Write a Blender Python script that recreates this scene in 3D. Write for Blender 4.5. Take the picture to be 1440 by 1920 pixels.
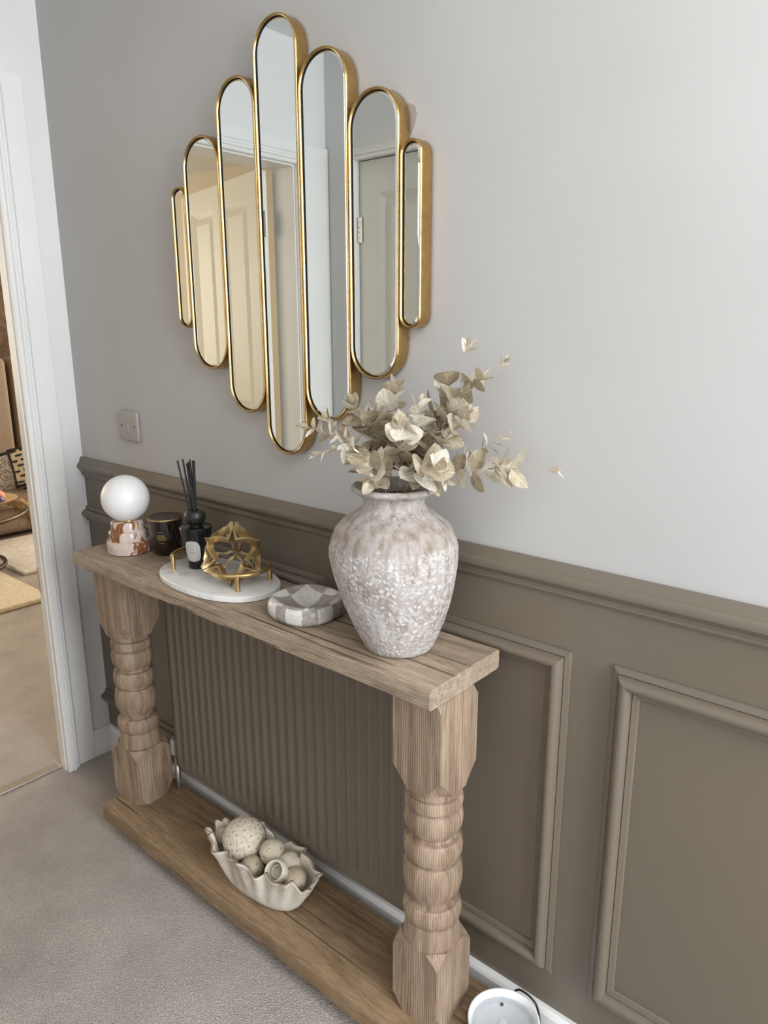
import bpy, bmesh, math, random
from mathutils import Vector, Matrix, noise
random.seed(7)
PI = math.pi
for o in list(bpy.data.objects): bpy.data.objects.remove(o)
scn = bpy.context.scene
COL = scn.collection

# ------------------------------------------------------------------ camera
cam_d = bpy.data.cameras.new('camera'); cam = bpy.data.objects.new('camera', cam_d); COL.objects.link(cam)
fw = Vector((-0.63129014, 0.73562804, -0.24560975)); rt = Vector((0.75921547, 0.65083602, -0.00208463))
up = rt.cross(fw)
cam.matrix_world = Matrix(((rt.x, up.x, -fw.x, 2.125), (rt.y, up.y, -fw.y, -1.0856), (rt.z, up.z, -fw.z, 1.38), (0, 0, 0, 1)))
cam_d.sensor_fit = 'VERTICAL'; cam_d.sensor_height = 36; cam_d.lens = 36 * 1381.5 / 1920
cam_d.clip_start = 0.02
scn.camera = cam
# ------------------------------------------------------------------ world, lamps, exposure
w = bpy.data.worlds.new('world'); scn.world = w; w.use_nodes = True
w.node_tree.nodes['Background'].inputs[0].default_value = (0.75, 0.85, 1.0, 1)
w.node_tree.nodes['Background'].inputs[1].default_value = 0.5
vs = scn.view_settings
vs.view_transform = 'Standard'; vs.look = 'None'; vs.gamma = 1; vs.use_curve_mapping = False
vs.exposure = -0.27
def area(name, loc, aim, sx, sy, power, col):
    d = bpy.data.lights.new(name, 'AREA'); d.shape = 'RECTANGLE'; d.size = sx; d.size_y = sy; d.energy = power; d.color = col
    o = bpy.data.objects.new(name, d); COL.objects.link(o); o.location = loc
    o.rotation_euler = (Vector(aim) - Vector(loc)).to_track_quat('-Z', 'Y').to_euler(); return o
area('front_door_daylight', (4.22, -0.75, 1.35), (0.6, -0.3, 0.95), 1.1, 1.9, 126, (0.90, 0.95, 1.0))
area('side_room_daylight', (2.35, -3.05, 1.55), (1.3, 0.0, 0.5), 2.2, 1.5, 16, (0.97, 0.98, 1.0))
area('overhead_fill', (2.35, -0.72, 2.34), (1.25, -0.85, 0.0), 1.4, 0.8, 34, (0.97, 0.98, 1.0))  # added fill lamp under the closed ceiling, lifts carpet and opposite wall
area('lounge_window_daylight', (-2.1, 2.95, 1.5), (-1.5, -1.0, 0.7), 2.4, 1.6, 100, (1.0, 0.89, 0.73))
area('lounge_side_daylight', (-4.7, -1.1, 1.5), (-0.8, -0.3, 0.9), 1.8, 1.5, 70, (1.0, 0.89, 0.73))
# ------------------------------------------------------------------ materials
def mat(name, col, rough=0.5, metal=0.0, **kw):
    m = bpy.data.materials.new(name); m.use_nodes = True
    b = m.node_tree.nodes['Principled BSDF']
    b.inputs['Base Color'].default_value = (*col, 1); b.inputs['Roughness'].default_value = rough; b.inputs['Metallic'].default_value = metal
    for k, v in kw.items(): b.inputs[k.replace('_', ' ')].default_value = v
    return m
def N(m, t, **kw):
    n = m.node_tree.nodes.new(t)
    for k, v in kw.items():
        if k in n.inputs: n.inputs[k].default_value = v
        else: setattr(n, k, v)
    return n
def L(m, a, b): m.node_tree.links.new(a, b)
def bsdf(m): return m.node_tree.nodes['Principled BSDF']
def coords(m, scale=(1, 1, 1), rot=(0, 0, 0), kind='Object'):
    tc = N(m, 'ShaderNodeTexCoord'); mp = N(m, 'ShaderNodeMapping')
    mp.inputs['Scale'].default_value = scale; mp.inputs['Rotation'].default_value = rot
    L(m, tc.outputs[kind], mp.inputs['Vector']); return mp.outputs['Vector']
def ramp(m, fac, stops, interp='LINEAR'):
    r = N(m, 'ShaderNodeValToRGB'); r.color_ramp.interpolation = interp
    e = r.color_ramp.elements
    while len(e) < len(stops): e.new(0.5)
    for i, (p, c) in enumerate(stops): e[i].position = p; e[i].color = (*c, 1) if len(c) == 3 else c
    L(m, fac, r.inputs[0]); return r.outputs[0]
def nz(m, vec, scale, detail=3, rough=0.5, dist=0.0):
    n = N(m, 'ShaderNodeTexNoise'); n.inputs['Scale'].default_value = scale; n.inputs['Detail'].default_value = detail
    n.inputs['Roughness'].default_value = rough; n.inputs['Distortion'].default_value = dist
    L(m, vec, n.inputs['Vector']); return n.outputs['Fac']
def bump(m, h, strength=0.3, dist=0.002):
    b = N(m, 'ShaderNodeBump'); b.inputs['Strength'].default_value = strength; b.inputs['Distance'].default_value = dist
    L(m, h, b.inputs['Height']); L(m, b.outputs[0], bsdf(m).inputs['Normal'])
def mix(m, fac, a, b, blend='MIX'):
    x = N(m, 'ShaderNodeMix', data_type='RGBA', blend_type=blend)
    for s, v in ((x.inputs[0], fac), (x.inputs[6], a), (x.inputs[7], b)):
        if isinstance(v, (int, float)): s.default_value = v
        elif isinstance(v, tuple): s.default_value = (*v, 1)
        else: L(m, v, s)
    return x.outputs[2]

def paint(name, col, rough=0.55, bs=0.08):
    m = mat(name, col, rough); v = coords(m)
    f = nz(m, v, 3.0, 2)
    c = ramp(m, f, [(0.3, tuple(x * 0.965 for x in col)), (0.7, tuple(min(1, x * 1.03) for x in col))])
    L(m, c, bsdf(m).inputs['Base Color']); bump(m, nz(m, v, 160, 2), bs, 0.001); return m
M_wall = paint('wall_paint_pale_grey', (0.465, 0.455, 0.44), 0.6)
M_white = paint('white_wall_paint', (0.70, 0.69, 0.68), 0.55)
M_gloss = paint('white_gloss_paint', (0.74, 0.73, 0.71), 0.32, 0.04)
M_taupe = paint('taupe_panel_paint', (0.150, 0.124, 0.093), 0.31, 0.05)
M_ceil = paint('ceiling_paint', (0.78, 0.78, 0.77), 0.7)
M_loungewall = paint('lounge_wall_paint', (0.62, 0.54, 0.42), 0.6)
M_doorpaint = paint('door_paint', (0.74, 0.70, 0.62), 0.4, 0.03)
M_grey_door = paint('grey_door_paint', (0.52, 0.51, 0.48), 0.45, 0.03)

def carpet(name, c1, c2):
    m = mat(name, c1, 0.95); v = coords(m)
    vo = N(m, 'ShaderNodeTexVoronoi'); vo.inputs['Scale'].default_value = 390; L(m, v, vo.inputs['Vector'])
    f = nz(m, v, 300, 3, 0.75); big = nz(m, v, 6, 3)
    c = ramp(m, f, [(0.33, c1), (0.66, c2)])
    c = mix(m, ramp(m, big, [(0.35, (0, 0, 0)), (0.75, (0.45, 0.45, 0.45))]), c, tuple(x * 0.86 for x in c1))
    L(m, c, bsdf(m).inputs['Base Color'])
    a = N(m, 'ShaderNodeMath', operation='ADD'); L(m, f, a.inputs[0]); L(m, vo.outputs['Distance'], a.inputs[1])
    bump(m, a.outputs[0], 0.9, 0.006); return m
M_carpet = carpet('beige_grey_carpet', (0.40, 0.345, 0.305), (0.80, 0.72, 0.655))

def wood(name, dark, mid, light, axis='X', cracks=0.34, ringmix=0.5, ringscale=80, grain=0.45):
    m = mat(name, mid, 0.62)
    sc = {'X': (1.2, 14, 14), 'Z': (9, 9, 0.75)}[axis]
    v = coords(m, sc); v0 = coords(m)
    g = nz(m, v, 5.5, 5, 0.62, 0.6); fine = nz(m, coords(m, tuple(s * 3.2 for s in sc)), 9, 3, 0.6)
    blot = nz(m, v0, 9, 4, 0.6)
    c = ramp(m, g, [(0.28, dark), (0.46, mid), (0.62, light), (0.8, mid)])
    c = mix(m, grain, c, ramp(m, fine, [(0.35, tuple(x * 0.55 for x in mid)), (0.6, light)]))
    # growth rings: solid cylinders about an axis just outside the timber
    tc = N(m, 'ShaderNodeTexCoord'); mp = N(m, 'ShaderNodeMapping'); L(m, tc.outputs['Object'], mp.inputs['Vector'])
    mp.inputs['Location'].default_value = {'X': (0, 0.03, 0.21), 'Z': (0.045, 0.10, 0)}[axis]; mp.inputs['Rotation'].default_value = (0.03, 0.02, 0.03)
    wv = N(m, 'ShaderNodeTexWave', wave_type='RINGS', rings_direction=axis); wv.inputs['Scale'].default_value = ringscale
    wv.inputs['Distortion'].default_value = 2.2; wv.inputs['Detail'].default_value = 2; wv.inputs['Detail Scale'].default_value = 0.25
    L(m, mp.outputs[0], wv.inputs['Vector'])
    rg = ramp(m, wv.outputs['Fac'], [(0.0, (0.52, 0.48, 0.44)), (0.35, (0.92, 0.91, 0.90)), (1.0, (1.08, 1.07, 1.05))])
    c = mix(m, ringmix, c, mix(m, 1.0, c, rg, 'MULTIPLY'))
    c = mix(m, ramp(m, blot, [(0.45, (0, 0, 0)), (0.75, (0.55, 0.55, 0.55))]), c, tuple(x * 0.72 for x in mid))
    ck = nz(m, coords(m, tuple((s * 0.35 if s < 2 else s * 2.2) for s in sc)), 6, 2, 0.4)
    ge = N(m, 'ShaderNodeNewGeometry'); sx = N(m, 'ShaderNodeSeparateXYZ'); L(m, ge.outputs['True Normal'], sx.inputs[0])
    ab = N(m, 'ShaderNodeMath', operation='ABSOLUTE'); L(m, sx.outputs[axis], ab.inputs[0])
    cm = mix(m, ramp(m, ab.outputs[0], [(0.45, (0, 0, 0)), (0.6, (1, 1, 1))]), ramp(m, ck, [(cracks - 0.03, (0.85, 0.85, 0.85)), (cracks, (0, 0, 0))]), (0, 0, 0))
    c = mix(m, cm, c, tuple(x * 0.22 for x in dark))
    L(m, c, bsdf(m).inputs['Base Color'])
    a = N(m, 'ShaderNodeMath', operation='ADD'); L(m, g, a.inputs[0]); L(m, wv.outputs['Fac'], a.inputs[1])
    bump(m, a.outputs[0], 0.22, 0.002); return m
M_top = wood('reclaimed_pine_top', (0.15, 0.102, 0.066), (0.29, 0.215, 0.148), (0.425, 0.332, 0.243), 'X', 0.365, 0.35, 60)
M_leg = wood('reclaimed_pine_leg', (0.12, 0.074, 0.046), (0.265, 0.183, 0.122), (0.40, 0.298, 0.212), 'Z', 0.27, 0.40, 70, 0.2)
M_shelf = wood('reclaimed_pine_shelf', (0.12, 0.072, 0.035), (0.235, 0.15, 0.08), (0.33, 0.225, 0.13), 'X', 0.315, 0.3, 60)

def brass(name, col, rough):
    m = mat(name, col, rough, 1.0); v = coords(m)
    f = nz(m, v, 40, 4)
    L(m, ramp(m, f, [(0.3, tuple(x * 0.86 for x in col)), (0.65, col)]), bsdf(m).inputs['Base Color'])
    L(m, ramp(m, nz(m, v, 90, 3), [(0.3, (rough * 0.8,) * 3), (0.7, (min(1, rough * 1.35),) * 3)]), bsdf(m).inputs['Roughness']); return m
M_gold = brass('aged_gold_leaf', (0.56, 0.365, 0.145), 0.24)
M_brass = brass('satin_brass', (0.62, 0.44, 0.19), 0.33)
M_antique = brass('antique_brass', (0.50, 0.375, 0.20), 0.40)
M_steel = mat('worn_steel', (0.55, 0.53, 0.49), 0.35, 1.0)
M_mirror = mat('silvered_glass', (0.80, 0.83, 0.81), 0.0, 1.0)
M_black = mat('black_gloss', (0.008, 0.008, 0.009), 0.13)
M_blackmat = mat('black_matt', (0.010, 0.010, 0.010), 0.5)
M_wax = mat('dark_wax_lid', (0.065, 0.044, 0.034), 0.42)
M_amber = mat('dark_amber_glass', (0.012, 0.006, 0.004), 0.08, Coat_Weight=0.5)
M_amberlabel = mat('brown_label', (0.085, 0.054, 0.034), 0.55)
M_goldprint = mat('gold_print', (0.50, 0.36, 0.15), 0.4, 0.6)
M_paper = mat('label_paper', (0.62, 0.60, 0.56), 0.6)
M_greyprint = mat('grey_print', (0.22, 0.22, 0.21), 0.6)
M_opal = mat('opal_glass', (0.80, 0.79, 0.78), 0.38, Subsurface_Weight=0.25, Subsurface_Radius=(0.03, 0.03, 0.03))
M_plastic = mat('white_plastic', (0.36, 0.335, 0.305), 0.35)
M_screw = mat('dark_screw', (0.08, 0.07, 0.06), 0.5)
M_gap = mat('dark_gap', (0.012, 0.011, 0.010), 0.8)
M_porc = mat('white_porcelain', (0.82, 0.83, 0.84), 0.12)
M_water = mat('water', (0.97, 0.99, 1.0), 0.02, IOR=1.33, Transmission_Weight=1.0)

def marble(name):
    m = mat(name, (0.72, 0.71, 0.68), 0.22); v = coords(m)
    f = nz(m, v, 14, 5, 0.6, 1.2)
    L(m, ramp(m, f, [(0.30, (0.52, 0.49, 0.45)), (0.44, (0.70, 0.68, 0.65)), (0.65, (0.74, 0.73, 0.70))]), bsdf(m).inputs['Base Color']); return m
M_marble = marble('white_marble')
def redmarble():
    m = mat('red_veined_marble', (0.6, 0.5, 0.45), 0.16); v = coords(m, (1, 1, 0.42), (0.3, 0.25, 0.5))
    f = nz(m, v, 24, 4, 0.5, 1.4); g = nz(m, v, 60, 4, 0.6, 0.6)
    c = ramp(m, f, [(0.40, (0.58, 0.47, 0.41)), (0.50, (0.64, 0.55, 0.50)), (0.545, (0.30, 0.12, 0.05)), (0.62, (0.17, 0.06, 0.018)), (0.70, (0.50, 0.40, 0.36)), (0.9, (0.66, 0.63, 0.62))])
    c = mix(m, ramp(m, g, [(0.3, (0.5, 0.5, 0.5)), (0.45, (0, 0, 0))]), c, (0.34, 0.24, 0.19))
    L(m, c, bsdf(m).inputs['Base Color']); return m
M_redmarble = redmarble()
def dishstone(name, c1, c2, c3):
    m = mat(name, c2, 0.3); v = coords(m, (1, 1, 1.6))
    L(m, ramp(m, nz(m, v, 38, 5, 0.6, 1.0), [(0.3, c1), (0.5, c2), (0.72, c3)]), bsdf(m).inputs['Base Color']); return m
M_dishpale = dishstone('pale_stone', (0.52, 0.49, 0.43), (0.66, 0.64, 0.59), (0.74, 0.73, 0.70))
M_dishgrey = dishstone('grey_stone', (0.23, 0.19, 0.165), (0.34, 0.30, 0.265), (0.44, 0.40, 0.37))

def vasemat():
    m = mat('flaked_whitewash_terracotta', (0.4, 0.35, 0.3), 0.85); v = coords(m); vz = coords(m, (1, 1, 0.32))
    vo = N(m, 'ShaderNodeTexVoronoi'); vo.inputs['Scale'].default_value = 96; vo.inputs['Randomness'].default_value = 1
    va = N(m, 'ShaderNodeVectorMath', operation='MULTIPLY_ADD'); nt_ = N(m, 'ShaderNodeTexNoise'); nt_.inputs['Scale'].default_value = 60; L(m, v, nt_.inputs['Vector'])
    L(m, nt_.outputs['Color'], va.inputs[0]); va.inputs[1].default_value = (0.012, 0.012, 0.012); L(m, v, va.inputs[2]); L(m, va.outputs[0], vo.inputs['Vector'])
    drip = nz(m, coords(m, (1, 1, 0.2)), 62, 4, 0.6); spk = nz(m, v, 150, 3, 0.6); patch = nz(m, v, 16, 4, 0.6)
    base = ramp(m, drip, [(0.34, (0.2, 0.156, 0.116)), (0.50, (0.3, 0.26, 0.228)), (0.64, (0.368, 0.336, 0.316))])
    sx = N(m, 'ShaderNodeSeparateXYZ'); tc = N(m, 'ShaderNodeTexCoord'); L(m, tc.outputs['Object'], sx.inputs[0])
    zz = N(m, 'ShaderNodeMath', operation='MULTIPLY_ADD'); L(m, patch, zz.inputs[0]); zz.inputs[1].default_value = 0.07; L(m, sx.outputs['Z'], zz.inputs[2])
    # bare clay shoulder band, rising to the neck
    band = ramp(m, zz.outputs[0], [(0.226, (1, 1, 1)), (0.239, (0.0, 0.0, 0.0)), (0.272, (0.02, 0.02, 0.02)), (0.286, (0.5, 0.5, 0.5)), (0.33, (0.2, 0.2, 0.2))])
    fl = ramp(m, vo.outputs['Distance'], [(0.20, (1, 1, 1)), (0.43, (0, 0, 0))])
    fl = mix(m, 1.0, fl, ramp(m, nz(m, v, 26, 3), [(0.34, (0.25, 0.25, 0.25)), (0.52, (1, 1, 1))]), 'MULTIPLY')
    f2 = ramp(m, spk, [(0.50, (0, 0, 0)), (0.60, (1, 1, 1))])
    w = mix(m, 0.5, fl, f2, 'SCREEN'); w = mix(m, 1.0, w, band, 'MULTIPLY')
    c = mix(m, mix(m, 0.82, (0, 0, 0), w), base, (0.593, 0.572, 0.559))
    c = mix(m, mix(m, 1.0, ramp(m, patch, [(0.42, (0.1, 0.1, 0.1)), (0.66, (0.45, 0.45, 0.45))]), band, 'MULTIPLY'), c, (0.49, 0.464, 0.447))
    c = mix(m, mix(m, 1.0, ramp(m, nz(m, v, 85, 3), [(0.55, (0, 0, 0)), (0.62, (0.8, 0.8, 0.8))]), mix(m, 0.85, (0.7, 0.7, 0.7), band, 'MULTIPLY'), 'MULTIPLY'), c, (0.516, 0.477, 0.447))
    L(m, c, bsdf(m).inputs['Base Color'])
    a = N(m, 'ShaderNodeMath', operation='ADD'); L(m, w, a.inputs[0]); L(m, drip, a.inputs[1]); bump(m, a.outputs[0], 0.42, 0.0035); return m
M_vase = vasemat()
M_vasein = mat('vase_inside', (0.10, 0.08, 0.065), 0.9)
def leafmat(name, c1, c2, c3):
    m = mat(name, c2, 0.36, Sheen_Weight=0.15)
    tc = N(m, 'ShaderNodeTexCoord'); sx = N(m, 'ShaderNodeSeparateXYZ'); L(m, tc.outputs['Object'], sx.inputs[0])
    oi = N(m, 'ShaderNodeObjectInfo'); sh = N(m, 'ShaderNodeVectorMath', operation='ADD'); L(m, tc.outputs['Object'], sh.inputs[0]); L(m, oi.outputs['Location'], sh.inputs[1])
    f = nz(m, sh.outputs[0], 3.2, 4, 0.6, 0.5); g = nz(m, sh.outputs[0], 14, 3, 0.6)
    ay = N(m, 'ShaderNodeMath', operation='ABSOLUTE'); L(m, sx.outputs['Y'], ay.inputs[0])
    k = N(m, 'ShaderNodeMath', operation='MULTIPLY_ADD'); L(m, ay.outputs[0], k.inputs[0]); k.inputs[1].default_value = -0.75; L(m, sx.outputs['X'], k.inputs[2])
    w = N(m, 'ShaderNodeMath', operation='MULTIPLY'); L(m, k.outputs[0], w.inputs[0]); w.inputs[1].default_value = 46
    s_ = N(m, 'ShaderNodeMath', operation='SINE'); L(m, w.outputs[0], s_.inputs[0])
    side = ramp(m, s_.outputs[0], [(0.72, (0, 0, 0)), (0.98, (0.5, 0.5, 0.5))])
    rib = ramp(m, ay.outputs[0], [(0.010, (0.8, 0.8, 0.8)), (0.028, (0, 0, 0))])
    c = ramp(m, f, [(0.30, c1), (0.48, c2), (0.70, c3)])
    c = mix(m, 0.35, c, ramp(m, g, [(0.3, c1), (0.65, c3)]))
    c = mix(m, side, c, c3); c = mix(m, rib, c, tuple(min(1, x * 1.12) for x in c3))
    L(m, c, bsdf(m).inputs['Base Color']); bump(m, s_.outputs[0], 0.10, 0.02)
    tr = N(m, 'ShaderNodeBsdfTranslucent'); L(m, c, tr.inputs[0])
    mx = N(m, 'ShaderNodeMixShader'); mx.inputs[0].default_value = 0.28
    out = m.node_tree.nodes['Material Output']
    L(m, bsdf(m).outputs[0], mx.inputs[1]); L(m, tr.outputs[0], mx.inputs[2]); L(m, mx.outputs[0], out.inputs[0]); return m
M_leaves = [leafmat('leaf_champagne', (0.28, 0.215, 0.125), (0.46, 0.385, 0.265), (0.64, 0.57, 0.44)),
            leafmat('leaf_pale', (0.44, 0.38, 0.27), (0.65, 0.59, 0.47), (0.83, 0.79, 0.69)),
            leafmat('leaf_olive_tan', (0.20, 0.155, 0.085), (0.34, 0.275, 0.175), (0.49, 0.415, 0.295))]
M_stem = mat('dried_stem', (0.36, 0.30, 0.22), 0.6)
def ceram():
    m = mat('speckled_cream_ceramic', (0.66, 0.62, 0.55), 0.35); v = coords(m)
    s = nz(m, v, 130, 2, 0.4); p = nz(m, v, 12, 3)
    c = ramp(m, p, [(0.3, (0.46, 0.40, 0.32)), (0.55, (0.64, 0.59, 0.51)), (0.8, (0.71, 0.68, 0.61))])
    c = mix(m, ramp(m, s, [(0.70, (0, 0, 0)), (0.74, (0.8, 0.8, 0.8))]), c, (0.16, 0.12, 0.08))
    L(m, c, bsdf(m).inputs['Base Color']); bump(m, nz(m, v, 30, 3), 0.25, 0.004); return m
M_ceram = ceram()
M_ceramrim = mat('bare_clay_rim', (0.24, 0.19, 0.135), 0.7)
def ballmat(name, a, b, d):
    m = mat(name, b, 0.7); v = coords(m); f = nz(m, v, 26, 4, 0.6)
    c = ramp(m, f, [(0.3, a), (0.65, b)])
    s = nz(m, coords(m, (1, 1, 3)), 60, 2, 0.4)
    c = mix(m, ramp(m, s, [(0.66, (0, 0, 0)), (0.70, (0.85, 0.85, 0.85))]), c, d)
    L(m, c, bsdf(m).inputs['Base Color']); bump(m, f, 0.3, 0.004); return m
M_ball = ballmat('dried_shell_cream', (0.44, 0.36, 0.26), (0.60, 0.53, 0.42), (0.24, 0.16, 0.10))
M_ball2 = ballmat('dried_shell_tan', (0.36, 0.28, 0.19), (0.50, 0.42, 0.31), (0.20, 0.13, 0.08))
M_disc = ballmat('pale_pith_disc', (0.52, 0.44, 0.33), (0.63, 0.56, 0.45), (0.42, 0.33, 0.23))
M_dot = mat('dark_pith_dot', (0.10, 0.07, 0.05), 0.8)
def fabric(name, a, b, sc=120):
    m = mat(name, a, 0.9); v = coords(m); f = nz(m, v, sc, 3, 0.7)
    L(m, ramp(m, f, [(0.38, a), (0.62, b)]), bsdf(m).inputs['Base Color']); bump(m, f, 0.5, 0.004); return m
M_velvet = fabric('brown_velvet', (0.10, 0.062, 0.038), (0.17, 0.115, 0.075), 20)
M_sofa = fabric('taupe_sofa_fabric', (0.25, 0.185, 0.135), (0.31, 0.24, 0.18), 90)
M_cream = fabric('cream_cotton', (0.62, 0.53, 0.38), (0.72, 0.63, 0.47), 160)
M_tweed = fabric('grey_white_tweed', (0.18, 0.14, 0.12), (0.75, 0.70, 0.66), 75)
M_rug = fabric('cream_rug_wool', (0.60, 0.50, 0.36), (0.70, 0.61, 0.46), 40)
M_whiterug = fabric('white_rug_wool', (0.66, 0.60, 0.54), (0.80, 0.75, 0.70), 30)
M_fur = fabric('tan_fur', (0.34, 0.21, 0.10), (0.50, 0.34, 0.18), 60)
M_furdark = mat('dark_fur', (0.035, 0.022, 0.015), 0.9)
M_bowltan = mat('tan_bowl', (0.52, 0.36, 0.19), 0.5)
M_peach = mat('peach_skin', (0.72, 0.30, 0.16), 0.5)
M_plum = mat('plum_skin', (0.11, 0.06, 0.16), 0.35)
M_bronze = mat('dark_bronze', (0.10, 0.075, 0.055), 0.4, 0.8)
M_tableglass = mat('table_glass', (0.9, 0.93, 0.93), 0.02, IOR=1.45, Transmission_Weight=1.0)

# ------------------------------------------------------------------ mesh helpers
def finish(name, bm, mats, parent=None, smooth=False, angle=None):
    me = bpy.data.meshes.new(name)
    bmesh.ops.recalc_face_normals(bm, faces=bm.faces[:])
    bm.to_mesh(me); bm.free()
    for m in (mats if isinstance(mats, (list, tuple)) else [mats]): me.materials.append(m)
    if smooth:
        for p in me.polygons: p.use_smooth = True
    if angle is not None:
        for p in me.polygons: p.use_smooth = True
        me.set_sharp_from_angle(angle=angle)
    o = bpy.data.objects.new(name, me); COL.objects.link(o)
    if parent: o.parent = parent
    return o
def tag(o, label=None, cat=None, group=None, kind=None):
    if label: o['label'] = label
    if cat: o['category'] = cat
    if group: o['group'] = group
    if kind: o['kind'] = kind
    return o
def thing(name, label, cat, loc=(0, 0, 0), rotz=0, group=None):
    o = bpy.data.objects.new(name, None); COL.objects.link(o); o.location = loc; o.rotation_euler = (0, 0, rotz)
    o.empty_display_size = 0.05
    return tag(o, label, cat, group)
def structE(name):
    o = bpy.data.objects.new(name, None); COL.objects.link(o); o.empty_display_size = 0.05
    o['kind'] = 'structure'; return o
def box(bm, x0, x1, y0, y1, z0, z1, bev=0.0, seg=2, mi=0):
    vs_ = [bm.verts.new(p) for p in ((x0, y0, z0), (x1, y0, z0), (x1, y1, z0), (x0, y1, z0), (x0, y0, z1), (x1, y0, z1), (x1, y1, z1), (x0, y1, z1))]
    fs = [bm.faces.new([vs_[i] for i in q]) for q in ((0, 3, 2, 1), (4, 5, 6, 7), (0, 1, 5, 4), (1, 2, 6, 5), (2, 3, 7, 6), (3, 0, 4, 7))]
    for f in fs: f.material_index = mi
    if bev:
        es = list({e for f in fs for e in f.edges})
        r = bmesh.ops.bevel(bm, geom=es, offset=bev, segments=seg, profile=0.5, affect='EDGES')
        for f in r['faces']: f.material_index = mi
    return vs_
def lathe(bm, prof, seg=48, cx=0, cy=0, close_bot=True, close_top=True, mi=0, fn=None):
    rings = []
    for r, z in prof:
        ring = []
        for i in range(seg):
            a = 2 * PI * i / seg; rr = r
            if fn: rr = fn(r, z, a)
            ring.append(bm.verts.new((cx + rr * math.cos(a), cy + rr * math.sin(a), z)))
        rings.append(ring)
    for k in range(len(rings) - 1):
        for i in range(seg):
            f = bm.faces.new((rings[k][i], rings[k][(i + 1) % seg], rings[k + 1][(i + 1) % seg], rings[k + 1][i])); f.material_index = mi
    if close_bot: bm.faces.new(rings[0][::-1]).material_index = mi
    if close_top: bm.faces.new(rings[-1]).material_index = mi
    return rings
def tube(bm, pts, r, seg=10, mi=0, cap=True, closed=False):
    pts = [Vector(p) for p in pts]; n = len(pts)
    rs = r if isinstance(r, (list, tuple)) else [r] * n
    rings = []; prev = None
    for i in range(n):
        if closed: t = pts[(i + 1) % n] - pts[i - 1]
        else: t = pts[min(i + 1, n - 1)] - pts[max(i - 1, 0)]
        t.normalize()
        if prev is None:
            a = Vector((0, 0, 1)) if abs(t.z) < 0.9 else Vector((1, 0, 0)); u = t.cross(a).normalized()
        else: u = (prev - t * prev.dot(t)).normalized()
        prev = u; v = t.cross(u)
        rings.append([bm.verts.new(pts[i] + (u * math.cos(2 * PI * k / seg) + v * math.sin(2 * PI * k / seg)) * rs[i]) for k in range(seg)])
    m = n if closed else n - 1
    for i in range(m):
        A, B = rings[i], rings[(i + 1) % n]
        for k in range(seg):
            bm.faces.new((A[k], A[(k + 1) % seg], B[(k + 1) % seg], B[k])).material_index = mi
    if cap and not closed:
        bm.faces.new(rings[0][::-1]).material_index = mi; bm.faces.new(rings[-1]).material_index = mi
def sphere(bm, c, r, u=24, v=14, mi=0, sc=(1, 1, 1)):
    mt = Matrix.Translation(c) @ Matrix.Diagonal((sc[0], sc[1], sc[2], 1))
    g = bmesh.ops.create_uvsphere(bm, u_segments=u, v_segments=v, radius=r, matrix=mt)
    for vv in g['verts']:
        for f in vv.link_faces: f.material_index = mi
def spline(pts, n):
    pts = [Vector(p) for p in pts]
    P = [pts[0] * 2 - pts[1]] + pts + [pts[-1] * 2 - pts[-2]]
    out = []
    for i in range(1, len(P) - 2):
        for k in range(n):
            t = k / n
            out.append(0.5 * ((2 * P[i]) + (-P[i - 1] + P[i + 1]) * t + (2 * P[i - 1] - 5 * P[i] + 4 * P[i + 1] - P[i + 2]) * t * t + (-P[i - 1] + 3 * P[i] - 3 * P[i + 1] + P[i + 2]) * t ** 3))
    out.append(pts[-1]); return out
def simple(name, x0, x1, y0, y1, z0, z1, m, parent=None, bev=0.0):
    bm = bmesh.new(); box(bm, x0, x1, y0, y1, z0, z1, bev); return finish(name, bm, m, parent)

# ================================================================== SETTING
XE = -0.018                      # hall face of the end wall
YF = -1.137                      # far side of the narrow hall
ZC = 2.36
tag(simple('floor', -5, 4.5, -3.3, 3.3, -0.1, 0, M_carpet), kind='structure')
tag(simple('ceiling', -5, 4.5, -3.3, 3.3, ZC, ZC + 0.1, M_ceil), kind='structure')
# back wall: pale paint above, taupe panelling below
bm = bmesh.new()
box(bm, XE - 0.035, 4.4, 0, 0.12, 0.985, ZC, mi=0); box(bm, XE - 0.035, 4.4, 0, 0.12, 0, 0.985, mi=1)
wb = tag(finish('wall_back', bm, [M_wall, M_taupe]), kind='structure')
# thin patch, greyer than the wall paint, beside the mirror
bm = bmesh.new()
pp = [(1.232, 1.745), (1.252, 1.748), (1.266, 1.742), (1.270, 1.728), (1.266, 1.712), (1.257, 1.698), (1.249, 1.686), (1.232, 1.68)]
a = [bm.verts.new((x, -0.0008, z)) for x, z in pp]; b = [bm.verts.new((x, 0.001, z)) for x, z in pp]
bm.faces.new(a); bm.faces.new(b[::-1])
for i in range(len(pp)): bm.faces.new((a[i], b[i], b[(i + 1) % len(pp)], a[(i + 1) % len(pp)]))
tag(finish('wall_patch', bm, mat('grey_patch', (0.31, 0.29, 0.26), 0.75), wb), 'small grey patch on the wall beside the mirror')
# end wall with a doorway (y -0.19 .. -0.96, top 1.945)
DY0, DY1, DZ = -0.165, -0.962, 1.945
bm = bmesh.new()
box(bm, XE - 0.018, XE, DY0 - 0.001, 0, 0, ZC); box(bm, XE - 0.10, XE, YF - 0.1, DY1, 0, ZC); box(bm, XE - 0.10, XE, DY1, DY0 - 0.001, DZ, ZC)
tag(finish('wall_left', bm, M_white), kind='structure')
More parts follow.
